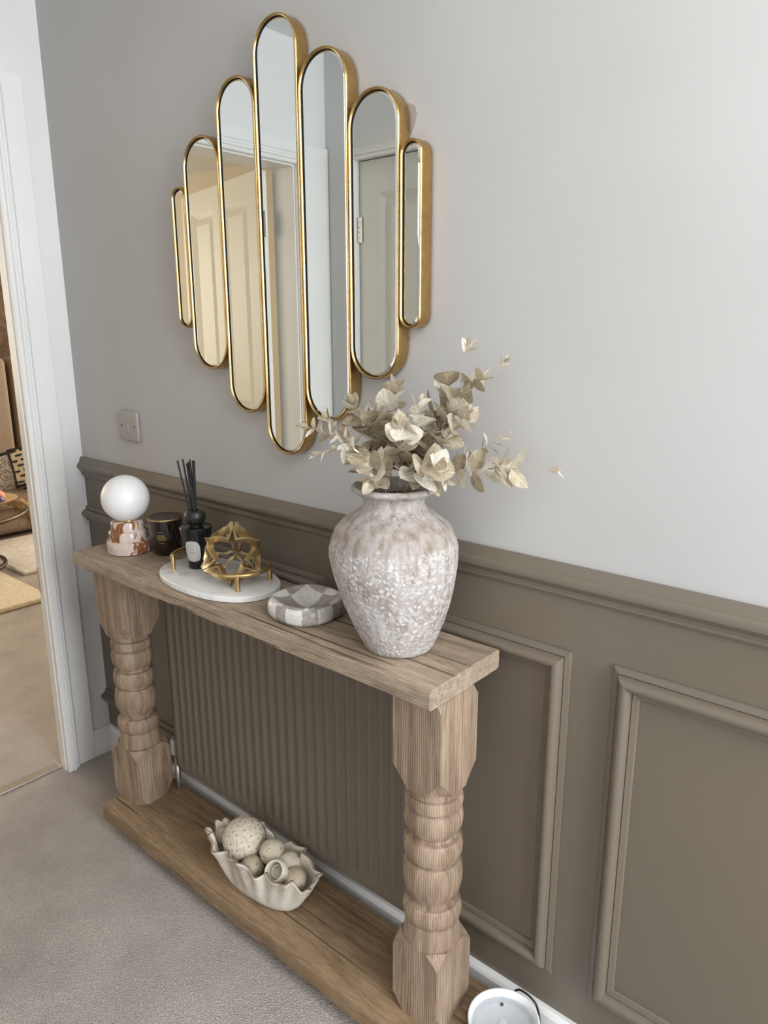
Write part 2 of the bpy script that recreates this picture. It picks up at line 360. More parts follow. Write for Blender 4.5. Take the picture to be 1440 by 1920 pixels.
# flat lining board around the doorway
bm = bmesh.new()
b0, b1 = -0.066, YF + 0.002
box(bm, XE, XE + 0.015, DY0, b0, 0, 2.022, 0.002); box(bm, XE, XE + 0.015, b1, DY1, 0, 2.022, 0.002); box(bm, XE, XE + 0.015, DY1, DY0, DZ, 2.022)
tag(finish('trim_1', bm, M_gloss), kind='structure')
# stepped architrave (three ridges) swept round the opening
def sweep_rect(bm, prof, path, normal, closed=False, mi=0):
    """prof: (u outward in plane, h along normal); path: corner points; mitred."""
    n = len(path); path = [Vector(p) for p in path]; nv = Vector(normal); rings = []
    for i in range(n):
        if closed or 0 < i < n - 1:
            d0 = (path[i] - path[i - 1]).normalized(); d1 = (path[(i + 1) % n] - path[i]).normalized()
        elif i == 0: d0 = d1 = (path[1] - path[0]).normalized()
        else: d0 = d1 = (path[-1] - path[-2]).normalized()
        s0 = d0.cross(nv); s1 = d1.cross(nv); mi_ = (s0 + s1) / (1 + s0.dot(s1))
        rings.append([bm.verts.new(path[i] + mi_ * u + nv * h) for u, h in prof])
    for i in range(n if closed else n - 1):
        A, B = rings[i], rings[(i + 1) % n]
        for k in range(len(prof) - 1): bm.faces.new((A[k], A[k + 1], B[k + 1], B[k])).material_index = mi
    if not closed:
        bm.faces.new(rings[0]); bm.faces.new(rings[-1][::-1])
ARCH = [(0, 0), (0, 0.014), (0.003, 0.017), (0.009, 0.017), (0.011, 0.0135), (0.0125, 0.0135), (0.015, 0.019), (0.0225, 0.019), (0.025, 0.0155), (0.0265, 0.0155), (0.029, 0.0095), (0.035, 0.0095), (0.0385, 0.0065), (0.042, 0.004), (0.042, 0)]
bm = bmesh.new()
sweep_rect(bm, ARCH, [(XE + 0.015, DY0, 0), (XE + 0.015, DY0, DZ), (XE + 0.015, DY1, DZ), (XE + 0.015, DY1, 0)], (1, 0, 0))
bmesh.ops.recalc_face_normals(bm, faces=bm.faces[:])
arch = tag(finish('trim_2', bm, M_gloss, None, angle=0.6), kind='structure')
# door lining inside the opening and strike plate
bm = bmesh.new()
box(bm, XE - 0.019, XE + 0.012, DY0 - 0.003, DY0, 0, DZ - 0.006); box(bm, XE - 0.102, XE + 0.012, DY1, DY1 + 0.006, 0, DZ - 0.006); box(bm, XE - 0.102, XE + 0.012, DY1, DY0, DZ - 0.006, DZ)
ln = tag(finish('trim_3', bm, M_gloss), kind='structure')
bm = bmesh.new(); box(bm, XE - 0.018, XE - 0.006, DY0 - 0.0042, DY0 - 0.002, 0.60, 0.68, 0.0005)
tag(finish('strike_plate', bm, M_steel, ln), 'dull steel strike plate')
# skirting boards
SK = [(0, 0), (0.015, 0), (0.015, 0.082), (0.012, 0.088), (0.008, 0.093), (0, 0.093)]
def prism_x(name, prof, x0, x1, y, m, sgn=-1):
    bm = bmesh.new(); A = [bm.verts.new((x0, y + sgn * h, z)) for h, z in prof]; B = [bm.verts.new((x1, y + sgn * h, z)) for h, z in prof]
    n = len(prof)
    for i in range(n): bm.faces.new((A[i], A[(i + 1) % n], B[(i + 1) % n], B[i]))
    bm.faces.new(A); bm.faces.new(B[::-1]); return finish(name, bm, m)
tag(prism_x('baseboard_back', SK, XE, 4.3, 0, M_gloss), kind='structure')
tag(simple('baseboard_left', XE, XE + 0.0149, -0.066, -0.0151, 0, 0.093, M_gloss, bev=0.001), kind='structure')
# dado rail
DADO = [(0, 0.995), (0.007, 0.995), (0.009, 0.990), (0.013, 0.979), (0.0145, 0.9785), (0.015, 0.977), (0.019, 0.974), (0.021, 0.968), (0.020, 0.962), (0.014, 0.956), (0.0105, 0.951), (0.0105, 0.9485), (0.008, 0.948), (0.0085, 0.941), (0.006, 0.937), (0, 0.936)]
d = prism_x('trim_4', DADO, XE, 4.3, 0, M_taupe); tag(d, kind='structure')
for p in d.data.polygons: p.use_smooth = True
d.data.set_sharp_from_angle(angle=0.5)
# panel mouldings: each frame is four mitred strips
PANEL = [(0, 0), (0, 0.003), (0.0015, 0.0052), (0.0105, 0.0078), (0.0110, 0.0054), (0.0119, 0.0054), (0.0123, 0.0102), (0.0137, 0.0145), (0.0162, 0.0184), (0.0198, 0.0208), (0.02375, 0.0215)]
PANEL += [(0.0475 - u, h) for u, h in PANEL[-2::-1]]
def panel_frame(name, x0, x1, z0=0.172, z1=0.842, left=True):
    root = structE(name)
    c = [Vector((x0, 0, z0)), Vector((x1, 0, z0)), Vector((x1, 0, z1)), Vector((x0, 0, z1))]
    inn = [Vector((1, 0, 1)), Vector((-1, 0, 1)), Vector((-1, 0, -1)), Vector((1, 0, -1))]
    if not left: inn[0] = Vector((0, 0, 1)); inn[3] = Vector((0, 0, -1))
    for i in range(4):
        if i == 3 and not left: continue
        j = (i + 1) % 4; bm = bmesh.new()
        A = [bm.verts.new(c[i] + inn[i] * u + Vector((0, -h, 0))) for u, h in PANEL]
        B = [bm.verts.new(c[j] + inn[j] * u + Vector((0, -h, 0))) for u, h in PANEL]
        for k in range(len(PANEL) - 1): bm.faces.new((A[k], A[k + 1], B[k + 1], B[k]))
        bm.faces.new(A); bm.faces.new(B[::-1])
        finish('moulding_strip', bm, M_taupe, root, angle=0.55)
    return root
panel_frame('trim_5', XE, 1.022, left=False)
panel_frame('trim_6', 1.09, 1.616)
panel_frame('trim_7', 1.690, 2.45)
# opposite side of the narrow hall, with a closed panelled door
OX0, OX1 = 0.140, 0.902
bm = bmesh.new()
box(bm, XE - 0.035, OX0, YF - 0.12, YF, 0, ZC); box(bm, OX1, 1.0, YF - 0.12, YF, 0, ZC); box(bm, OX0, OX1, YF - 0.12, YF, 1.965, ZC)
tag(finish('wall_front', bm, M_white), kind='structure')
bm = bmesh.new()
sweep_rect(bm, [(u, h) for u, h in ARCH], [(OX0, YF, 0), (OX0, YF, 1.965), (OX1, YF, 1.965), (OX1, YF, 0)], (0, 1, 0))
tag(finish('trim_8', bm, M_gloss, None, angle=0.6), kind='structure')
bm = bmesh.new()
box(bm, 0.9, 1.0, -3.2, YF - 0.12, 0, ZC)
tag(finish('wall_side', bm, M_white), kind='structure')
bm = bmesh.new()
box(bm, 4.3, 4.4, -3.3, -1.35, 0, ZC); box(bm, 4.3, 4.4, -0.15, 0, 0, ZC); box(bm, 4.3, 4.4, -1.35, -0.15, 2.35, ZC)
tag(finish('wall_right', bm, M_white), kind='structure')
bm = bmesh.new()
box(bm, 0.9, 1.2, -3.3, -3.2, 0, ZC); box(bm, 3.5, 4.4, -3.3, -3.2, 0, ZC); box(bm, 1.2, 3.5, -3.3, -3.2, 0, 0.7); box(bm, 1.2, 3.5, -3.3, -3.2, 2.3, ZC)
tag(finish('wall_rear', bm, M_white), kind='structure')

def panel_door(name, width, height, thick, m, panels, flip=1):
    """leaf in local x 0..width, z 0..height, front face at y=0 (normal +y)."""
    root = structE(name); bm = bmesh.new()
    xs = sorted({0, width} | {p[0] for p in panels} | {p[1] for p in panels}); zs = sorted({0, height} | {p[2] for p in panels} | {p[3] for p in panels})
    for i in range(len(xs) - 1):
        for k in range(len(zs) - 1):
            cx, cz = (xs[i] + xs[i + 1]) / 2, (zs[k] + zs[k + 1]) / 2
            if any(p[0] < cx < p[1] and p[2] < cz < p[3] for p in panels): continue
            box(bm, xs[i], xs[i + 1], -thick, 0, zs[k], zs[k + 1])
    bmesh.ops.remove_doubles(bm, verts=bm.verts[:], dist=0.0002); bmesh.ops.scale(bm, vec=(1, flip, 1), verts=bm.verts[:])
    finish('leaf_frame', bm, m, root)
    for x0, x1, z0, z1 in panels:
        bm = bmesh.new(); e = 0.022
        o = [bm.verts.new(p) for p in ((x0, -0.001, z0), (x1, -0.001, z0), (x1, -0.001, z1), (x0, -0.001, z1))]
        n = [bm.verts.new(p) for p in ((x0 + e, -0.013, z0 + e), (x1 - e, -0.013, z0 + e), (x1 - e, -0.013, z1 - e), (x0 + e, -0.013, z1 - e))]
        e2 = 0.05
        q = [bm.verts.new(p) for p in ((x0 + e2, -0.006, z0 + e2), (x1 - e2, -0.006, z0 + e2), (x1 - e2, -0.006, z1 - e2), (x0 + e2, -0.006, z1 - e2))]
        bk = [bm.verts.new((v.co.x, -thick + 0.004, v.co.z)) for v in o]
        for i in range(4):
            j = (i + 1) % 4
            bm.faces.new((o[i], o[j], n[j], n[i])); bm.faces.new((n[i], n[j], q[j], q[i])); bm.faces.new((o[j], o[i], bk[i], bk[j]))
        bm.faces.new(q); bm.faces.new(bk[::-1]); bmesh.ops.scale(bm, vec=(1, flip, 1), verts=bm.verts[:])
        finish('panel', bm, m, root)
    return root
def hinge(parent, x, y, z):
    bm = bmesh.new(); box(bm, x - 0.016, x + 0.016, y - 0.001, y + 0.002, z - 0.045, z + 0.045)
    for k in range(5): lathe(bm, [(0.0055, z - 0.045 + k * 0.018), (0.0055, z - 0.045 + k * 0.018 + 0.0165)], 10, x, y + 0.005)
    return tag(finish('hinge', bm, M_steel, parent), 'worn steel hinge')
PAN = [(0.10, 0.335, 1.02, 1.84), (0.427, 0.662, 1.02, 1.84), (0.10, 0.335, 0.2, 0.82), (0.427, 0.662, 0.2, 0.82)]
d2 = panel_door('door_2', 0.758, 1.955, 0.035, M_grey_door, PAN); d2.location = (OX0 + 0.003, YF - 0.012, 0.006)
for z in (0.25, 1.72): hinge(d2, 0.0, 0.004, z)
d1 = panel_door('door_1', 0.762, 1.925, 0.036, M_doorpaint, PAN, -1); d1.location = (XE - 0.108, -0.888, 0.008); d1.rotation_euler = (0, 0, PI + 0.243)
for z in (0.25, 1.74): hinge(d1, -0.004, 0.020, z)
# ---- lounge beyond the doorway
tag(simple('wall_lounge_left', -5.0, -4.9, -3.3, 3.3, 0, ZC, M_loungewall), kind='structure')
tag(simple('wall_lounge_front', -4.9, XE - 0.035, -2.3, -2.2, 0, ZC, M_loungewall), kind='structure')
tag(simple('wall_lounge_right', -4.9, XE - 0.035, 3.2, 3.3, 0, ZC, M_loungewall), kind='structure')
tag(simple('wall_lounge_side', XE - 0.035, XE - 0.005, 0.13, 3.2, 0, ZC, M_loungewall), kind='structure')
bm = bmesh.new()
box(bm, XE - 0.045, XE - 0.012, DY1 + 0.004, DY0 - 0.004, 0, 0.007, 0.003)
tag(finish('trim_9', bm, M_steel), kind='structure')

# ================================================================== RADIATOR
rad = thing('radiator', 'taupe painted ribbed panel radiator behind the console table', 'radiator', (0.9, -0.05, 0))
RX0, RX1, RZ0, RZ1, RY = 0.483 - 0.9, 1.335 - 0.9, 0.182, 0.715, -0.075 + 0.05
bm = bmesh.new(); nr = 26; mgn = 0.022; wv = (RX1 - RX0 - 2 * mgn) / nr
prof = [(RX0, 0.004), (RX0 + 0.004, 0)]
for k in range(nr):
    a = RX0 + mgn + k * wv
    prof += [(a + wv * 0.08, 0.0), (a + wv * 0.26, 0.0075), (a + wv * 0.54, 0.0075), (a + wv * 0.72, 0.0)]
prof += [(RX1 - 0.004, 0), (RX1, 0.004)]
def radrow(z, s): return [bm.verts.new((x, RY + d * s if 1 < i < len(prof) - 2 else RY + d, z)) for i, (x, d) in enumerate(prof)]
zs = [(RZ0, 0), (RZ0 + 0.028, 0), (RZ0 + 0.044, 1), (RZ1 - 0.044, 1), (RZ1 - 0.028, 0), (RZ1, 0)]
rows = [radrow(z, s) for z, s in zs]
for i in range(len(rows) - 1):
    for k in range(len(prof) - 1): bm.faces.new((rows[i][k], rows[i][k + 1], rows[i + 1][k + 1], rows[i + 1][k]))
finish('front_panel', bm, M_taupe, rad, angle=0.9)
bm = bmesh.new(); box(bm, RX0, RX1, RY + 0.009, RY + 0.028, RZ0, RZ1, 0.004)
finish('back_panel', bm, M_taupe, rad)
bm = bmesh.new()
for k in range(60):
    x = RX0 + 0.01 + (RX1 - RX0 - 0.02) * k / 59; box(bm, x - 0.001, x + 0.001, RY + 0.0285, 0.041, RZ0 + 0.004, RZ1 - 0.02)
box(bm, RX0 + 0.005, RX1 - 0.005, RY + 0.040, 0.046, RZ0 + 0.002, RZ1 - 0.03)  # unseen slab added behind the fins to keep the wall gap dark
tag(finish('fins_and_blocker', bm, M_taupe, rad), kind='stuff')
for x in (RX0 + 0.1, RX1 - 0.1):
    bm = bmesh.new(); box(bm, x - 0.02, x + 0.02, RY + 0.027, 0.0495, RZ0 + 0.05, RZ1 - 0.05, 0.002); finish('wall_bracket', bm, M_gap, rad)
bm = bmesh.new()
lathe(bm, [(0.012, 0.20), (0.016, 0.205), (0.016, 0.245), (0.012, 0.25)], 20, RX0 - 0.02, RY + 0.018); finish('valve_cap', bm, M_plastic, rad, angle=0.6)
bm = bmesh.new(); tube(bm, [(RX0 - 0.02, RY + 0.018, 0.21), (RX0 - 0.02, RY + 0.018, 0.0)], 0.0075, 12); tube(bm, [(RX0 + 0.01, RY + 0.018, 0.195), (RX0 - 0.02, RY + 0.018, 0.195)], 0.009, 12)
finish('supply_pipe', bm, M_steel, rad, smooth=True)

# ================================================================== CONSOLE TABLE
ZT = 0.82
tab = thing('console_table', 'chunky reclaimed pine console table with turned legs and plank base', 'table', (0.92, -0.135, 0))
ox, oy = 0.92, -0.135
def worn_plank(name, x0, x1, y0, y1, z0, z1, m, chips, seed):
    """plank with a nibbled front arris and slightly uneven edges"""
    rnd = random.Random(seed); bm = bmesh.new(); nx = 90; rows = []
    for i in range(nx + 1):
        t = i / nx; x = x0 + (x1 - x0) * t
        e = 0.0025 * (noise.noise(Vector((x * 9, seed, 0))) ) ; c = 0.0035 + 0.003 * abs(noise.noise(Vector((x * 16, seed, 3)))) * chips
        u = 0.0022 * noise.noise(Vector((x * 12, seed, 7)))
        ys = [(y0 + e, z0 + 0.003 + u), (y0 + e * 0.5, z1 - c), (y0 + c * 0.45, z1 - c * 0.35), (y0 + c + 0.001, z1), ((y0 + y1) / 2, z1), (y1 - 0.003, z1), (y1, z1 - 0.003), (y1, z0 + 0.003), (y1 - 0.003, z0), ((y0 + y1) / 2, z0), (y0 + 0.004, z0 + u)]
        rows.append([bm.verts.new((x - ox + (0.0012 * noise.noise(Vector((yy * 40, zz * 40, seed))) if i in (0, nx) else 0), yy - oy, zz)) for yy, zz in ys])
    n = len(rows[0])
    for i in range(nx):
        for k in range(n): bm.faces.new((rows[i][k], rows[i][(k + 1) % n], rows[i + 1][(k + 1) % n], rows[i + 1][k]))
    bm.faces.new(rows[0]); bm.faces.new(rows[-1][::-1])
    return finish(name, bm, m, tab, angle=0.7)
worn_plank('tabletop', 0.342, 1.490, -0.236, -0.031, ZT - 0.037, ZT, M_top, 1.0, 2.3)
worn_plank('base_plank', 0.360, 1.508, -0.237, -0.033, 0.040, 0.085, M_shelf, 1.6, 5.1)
for x in (0.41, 1.43):
    bm = bmesh.new(); box(bm, x - ox - 0.05, x - ox + 0.05, -0.07, 0.07, 0, 0.041, 0.003); finish('foot_block', bm, M_shelf, tab)
TURN = [(.0535,.600),(.0535,.578),(.0525,.5685),(.0490,.566),(.0525,.563),(.0548,.5525),(.0535,.542),(.0492,.5375),(.0520,.534),(.0548,.523),(.0554,.512),(.0535,.499),(.0496,.488),(.0474,.4815),(.0474,.476),(.0518,.4745),(.0543,.466),(.0556,.454),(.0546,.442),(.0515,.4325),(.0484,.430),(.0484,.4265),(.0515,.4245),(.0548,.412),(.0564,.394),(.0555,.378),(.0524,.362),(.0486,.349),(.0462,.3415),(.0458,.337),(.0508,.3355),(.0545,.328),(.0563,.316),(.0550,.305),(.0518,.298),(.0494,.2955),(.0515,.2935),(.0525,.280),(.0538,.265),(.0550,.2535),(.0542,.2475),(.0515,.2455),(.0515,.243),(.0515,.236),(.0515,.225)]
def leg(x, y, s, rot, sq=1.0):
    bm = bmesh.new(); h = s / 2
    lathe(bm, [((0.0515 - (0.0515 - r) * 1.9 if r < 0.0515 else 0.0515 + (r - 0.0515) * 1.12) * 0.985, z) for r, z in TURN], 56)
    def block(levels):
        rings = []
        for z, c in levels:
            q = [(h - c, -h), (h, -h + c), (h, h - c), (h - c, h), (-h + c, h), (-h, h - c), (-h, -h + c), (-h + c, -h)]
            rings.append([bm.verts.new((a, b, z)) for a, b in q])
        for i in range(len(rings) - 1):
            for k in range(8): bm.faces.new((rings[i][k], rings[i][(k + 1) % 8], rings[i + 1][(k + 1) % 8], rings[i + 1][k]))
        bm.faces.new(rings[0][::-1]); bm.faces.new(rings[-1])
    block([(0.582, 0.0325), (0.590, 0.028), (0.621, 0.0015), (0.752, 0.0015), (ZT - 0.037, 0.024)])
    block([(0.085, 0.026), (0.118, 0.0018), (0.229, 0.0018), (0.238, 0.010), (0.252, 0.027)])
    o = finish('leg', bm, M_leg, tab, angle=0.42); o.location = (x - ox, y - oy, 0); o.rotation_euler = (0, 0, rot); return o
leg(0.3985, -0.1275, 0.114, math.radians(4.5)); leg(1.4275, -0.1345, 0.108, 0)

# ================================================================== LIGHT SWITCH
sw = thing('light_switch', 'square white plastic light switch low on the wall left of the mirrors', 'light switch', (0.276, 0, 1.113))
bm = bmesh.new(); box(bm, -0.045, 0.045, -0.010, 0, -0.041, 0.041, 0.003, 3); finish('switch_plate', bm, M_plastic, sw, angle=0.6)
bm = bmesh.new(); vs_ = box(bm, -0.009, 0.009, -0.0145, -0.0095, -0.016, 0.016)
for v in vs_:
    if v.co.z > 0 and v.co.y < -0.012: v.co.y += 0.003
bmesh.ops.bevel(bm, geom=bm.edges[:], offset=0.001, segments=2, affect='EDGES'); finish('rocker', bm, M_plastic, sw, angle=0.6)
for x in (-0.032, 0.032):
    bm = bmesh.new(); lathe(bm, [(0.0028, 0), (0.0028, 0.0012), (0.002, 0.0016)], 14); o = finish('screw', bm, M_screw, sw); o.rotation_euler = (PI / 2, 0, 0); o.location = (x, -0.0098, 0)

# ================================================================== MIRRORS (seven joined pills hung as one piece)
mir = thing('wall_mirror', 'gold mirror of seven joined pill shapes on the pale wall', 'mirror', (0.947, 0, 1.529))
EDG = [0.585, 0.637, 0.764, 0.8875, 1.012, 1.138, 1.258, 1.3075]
HH = [0.154, 0.247, 0.337, 0.418, 0.336, 0.248, 0.155]
def pill(xc, hw, hh, n=18):
    pts = []
    for i in range(n + 1): a = PI * i / n; pts.append((xc + hw * math.cos(a), hh - hw + hw * math.sin(a)))
    for i in range(n + 1): a = PI + PI * i / n; pts.append((xc + hw * math.cos(a), -hh + hw + hw * math.sin(a)))
    return pts
def loops(bm, seq, xc, hw, hh, mi=0, capfirst=False, caplast=False):
    rings = []
    for inset, y in seq: rings.append([bm.verts.new((x, y, z)) for x, z in pill(xc, hw - inset, hh - inset)])
    n = len(rings[0])
    for i in range(len(rings) - 1):
        for k in range(n): bm.faces.new((rings[i][k], rings[i][(k + 1) % n], rings[i + 1][(k + 1) % n], rings[i + 1][k])).material_index = mi
    if capfirst: bm.faces.new(rings[0])
    if caplast: bm.faces.new(rings[-1][::-1])
for k in range(7):
    x0, x1 = EDG[k] - 0.947, EDG[k + 1] - 0.947; xc = (x0 + x1) / 2; hw = (x1 - x0) / 2 - 0.0004; hh = HH[k]
    bm = bmesh.new()
    loops(bm, [(0.010, -0.004), (0.0006, -0.004), (0, -0.0055), (0, -0.0305), (0.0004, -0.0328), (0.0014, -0.0346), (0.0026, -0.0354), (0.0038, -0.0346), (0.0047, -0.0330), (0.0050, -0.0310)], xc, hw, hh)
    fr = finish('frame', bm, M_gold, mir, angle=0.9)
    bm = bmesh.new()
    loops(bm, [(0.0064, -0.0290), (0.0105, -0.0304), (0.011, -0.0304)], xc, hw, hh, caplast=True)
    finish('mirror_glass', bm, M_mirror, fr)
    bm = bmesh.new(); loops(bm, [(0.0048, -0.0318), (0.0052, -0.0270), (0.0070, -0.0270)], xc, hw, hh); finish('dark_rebate', bm, M_gap, fr)
    bm = bmesh.new(); loops(bm, [(0.014, 0.0), (0.014, -0.006)], xc, hw, hh, capfirst=True, caplast=True); finish('backing_board', bm, M_gap, fr)

# ================================================================== GLOBE LAMP
lx, ly = 0.450, -0.136
lamp = thing('globe_lamp', 'small table lamp with white globe on stepped red marble base', 'lamp', (lx, ly, ZT), 0.4)
bm = bmesh.new()
lathe(bm, [(0.049, 0), (0.0545, 0.0025), (0.0552, 0.006), (0.0552, 0.027), (0.0545, 0.031), (0.0510, 0.0335), (0.0478, 0.0345), (0.0478, 0.052), (0.0470, 0.0555), (0.0440, 0.058), (0.0410, 0.0588), (0.0410, 0.076), (0.0400, 0.080), (0.0370, 0.0825), (0.02, 0.083)], 64)
finish('marble_base', bm, M_redmarble, lamp, angle=0.7)
bm = bmesh.new(); lathe(bm, [(0.024, 0.0825), (0.0255, 0.0835), (0.0255, 0.0875), (0.024, 0.0885)], 40); finish('brass_collar', bm, M_brass, lamp, angle=0.6)
bm = bmesh.new(); sphere(bm, (0, 0, 0.0855 + 0.053), 0.0588, 48, 30); finish('globe_shade', bm, M_opal, lamp, smooth=True)

# ================================================================== CANDLE
cx, cy = 0.540, -0.084
cn = thing('jar_candle', 'dark amber jar candle with gold-rimmed brown lid behind the lamp', 'candle', (cx, cy, ZT), 0)
bm = bmesh.new(); lathe(bm, [(0.024, 0), (0.030, 0.002), (0.0345, 0.008), (0.0372, 0.018), (0.0395, 0.040), (0.0415, 0.070), (0.0425, 0.092)], 56)
finish('glass_jar', bm, M_amber, cn, angle=0.9)
bm = bmesh.new(); lathe(bm, [(0.0428, 0.0915), (0.0434, 0.0925), (0.0434, 0.0945), (0.0428, 0.0955)], 56); finish('gold_rim', bm, M_brass, cn, angle=0.9)
bm = bmesh.new(); lathe(bm, [(0.0424, 0.095), (0.0424, 0.0962), (0.0405, 0.0975), (0.038, 0.0978)], 56); finish('lid', bm, M_wax, cn, angle=0.6)
def wrap(name, parent, radius, ang, z0, pts, m, lift=0.0004, thick=0.0005):
    """outline pts (u along arc in m, v up) wrapped on a surface of revolution"""
    bm = bmesh.new(); A = []; B = []
    for u, v in pts:
        r = radius(z0 + v); a = ang + u / r
        A.append(bm.verts.new(((r + lift + thick) * math.cos(a), (r + lift + thick) * math.sin(a), z0 + v)))
        B.append(bm.verts.new(((r - 0.0003) * math.cos(a), (r - 0.0003) * math.sin(a), z0 + v)))
    return bm, A, B
def grid_label(name, parent, radius, ang, z0, w, h, m, sup=12, lift=0.0004, n=14):
    bm = bmesh.new(); rows = []
    for j in range(n + 1):
        v = (j / n - 0.5) * h; ww = w / 2 * (max(0.0, 1 - abs(2 * v / h) ** sup)) ** (1 / sup)
        row = []
        for i in range(n + 1):
            u = (i / n - 0.5) * 2 * ww; r = radius(z0 + v) + lift; a = ang + u / r
            row.append(bm.verts.new((r * math.cos(a), r * math.sin(a), z0 + v)))
        rows.append(row)
    for j in range(n):
        for i in range(n): bm.faces.new((rows[j][i], rows[j][i + 1], rows[j + 1][i + 1], rows[j + 1][i]))
    bmesh.ops.remove_doubles(bm, verts=bm.verts[:], dist=1e-6)
    return finish(name, bm, m, parent, smooth=True)
def bars(name, parent, radius, ang, rows_, m, lift):
    bm = bmesh.new()
    for u0, u1, v, t in rows_:
        n = max(1, int((u1 - u0) / 0.003)); pr = None
        for i in range(n + 1):
            u = u0 + (u1 - u0) * i / n; ra, rb = radius(v) + lift, radius(v + t) + lift
            p = (bm.verts.new((ra * math.cos(ang + u / ra), ra * math.sin(ang + u / ra), v)), bm.verts.new((rb * math.cos(ang + u / rb), rb * math.sin(ang + u / rb), v + t)))
            if pr: bm.faces.new((pr[0], p[0], p[1], pr[1]))
            pr = p
    return finish(name, bm, m, parent)
rc = lambda z: 0.0372 + (z - 0.018) * 0.0735
to_cam = math.atan2(-1.0856 - cy, 2.125 - cx); ca = to_cam - 0.30
lab = grid_label('label', cn, rc, ca, 0.050, 0.044, 0.040, M_amberlabel)
rnd = random.Random(3); rws = []
def glyphs(v, t, u0, u1, wmin=0.0012, wmax=0.0026):
    u = u0; o = []
    while u < u1: wd = rnd.uniform(wmin, wmax); o.append((u, min(u + wd, u1), v, t)); u += wd + 0.0007
    return o
for v, t, a, b in ((0.0635, 0.0012, -0.008, 0.005), (0.0545, 0.003, -0.0115, 0.008), (0.0495, 0.003, -0.0125, 0.011), (0.0460, 0.0013, -0.0125, 0.012), (0.0437, 0.0012, -0.010, 0.010), (0.0355, 0.0011, -0.007, 0.006)): rws += glyphs(v, t, a, b)
bars('print', lab, rc, ca, rws, M_goldprint, 0.0008)

# ================================================================== TRAY, DIFFUSER, BRASS KNOT
tx, ty = 0.815, -0.1325
tray = thing('oval_tray', 'oval white marble tray with brass end handles on the console', 'tray', (tx, ty, ZT))
def oval(a, b, n=72, p=2.25):
    return [(a * math.copysign(abs(math.cos(t)) ** (2 / p), math.cos(t)), b * math.copysign(abs(math.sin(t)) ** (2 / p), math.sin(t))) for t in [2 * PI * i / n for i in range(n)]]
bm = bmesh.new(); rings = []
for ins, z in ((0.003, 0), (0, 0.002), (0, 0.0115), (0.001, 0.0135), (0.003, 0.0145)):
    rings.append([bm.verts.new((x, y, z)) for x, y in oval(0.169 - ins, 0.099 - ins)])
for i in range(len(rings) - 1):
    for k in range(72): bm.faces.new((rings[i][k], rings[i][(k + 1) % 72], rings[i + 1][(k + 1) % 72], rings[i + 1][k]))
bm.faces.new(rings[0][::-1]); bm.faces.new(rings[-1]); finish('marble_slab', bm, M_marble, tray, angle=0.7)
def handle(pts, posts):
    bm = bmesh.new(); tube(bm, spline([(x - tx, y - ty, 0.0495) for x, y in pts], 8), 0.0046, 14); h = finish('handle_rail', bm, M_brass, tray, angle=0.9)
    for x, y in posts:
        bm = bmesh.new(); lathe(bm, [(0.0046, 0.0145), (0.0052, 0.015), (0.0052, 0.043), (0.0048, 0.047)], 18, x - tx, y - ty); finish('handle_post', bm, M_brass, h, angle=0.6)
handle([(0.708, -0.180), (0.698, -0.170), (0.684, -0.145), (0.682, -0.118), (0.692, -0.094), (0.706, -0.080)], [(0.701, -0.174), (0.697, -0.088)])
handle([(0.900, -0.196), (0.921, -0.184), (0.944, -0.160), (0.953, -0.130), (0.946, -0.100), (0.930, -0.080), (0.915, -0.070)], [(0.934, -0.172), (0.930, -0.080)])
ZR = ZT + 0.0145
dx, dy = 0.729, -0.1255
dif = thing('reed_diffuser', 'black reed diffuser bottle with white oval label and black reeds on tray', 'diffuser', (dx, dy, ZR))
bm = bmesh.new()
lathe(bm, [(0.019, 0), (0.0218, 0.0015), (0.0228, 0.004), (0.0240, 0.012), (0.0372, 0.094), (0.0375, 0.0965), (0.0362, 0.0985), (0.034, 0.099), (0.016, 0.0995), (0.016, 0.104)], 56)
finish('glass_bottle', bm, M_black, dif, angle=0.6)
bm = bmesh.new()
lathe(bm, [(0.017, 0.1035), (0.0185, 0.1045), (0.0188, 0.108), (0.0215, 0.110), (0.0242, 0.1155), (0.0248, 0.1215), (0.0240, 0.1275), (0.0212, 0.133), (0.0175, 0.1365), (0.0150, 0.1370), (0.0135, 0.136), (0.0125, 0.130)], 48, close_top=True)
finish('round_collar', bm, mat('black_stained_wood', (0.014, 0.014, 0.013), 0.38), dif, angle=0.9)
rd = lambda z: 0.0240 + (z - 0.012) * 0.161
da = math.atan2(-1.0856 - dy, 2.125 - dx) - 0.36
lb = grid_label('oval_label', dif, rd, da, 0.0455, 0.036, 0.052, M_paper, 3.0, 0.0005, 24)
def ringstrip(w, h, sup, t, n=48):
    out = []
    for k in range(n):
        a = 2 * PI * k / n; out.append((w / 2 * math.copysign(abs(math.cos(a)) ** (2 / sup), math.cos(a)), h / 2 * math.copysign(abs(math.sin(a)) ** (2 / sup), math.sin(a))))
    return out
bm = bmesh.new()
for w_, h_, t_ in ((0.0325, 0.048, 0.0006), (0.023, 0.036, 0.0007)):
    A = ringstrip(w_, h_, 3, 0); B = ringstrip(w_ - 2 * t_, h_ - 2 * t_, 3, 0); va = []; vb = []
    for (u, v), (u2, v2) in zip(A, B):
        for (uu, vv, lst) in ((u, v, va), (u2, v2, vb)):
            r = rd(0.0455 + vv) + 0.0009; lst.append(bm.verts.new((r * math.cos(da + uu / r), r * math.sin(da + uu / r), 0.0455 + vv)))
    n = len(va)
    for i in range(n): bm.faces.new((va[i], va[(i + 1) % n], vb[(i + 1) % n], vb[i]))
finish('label_border', bm, M_greyprint, lb)
rws = []
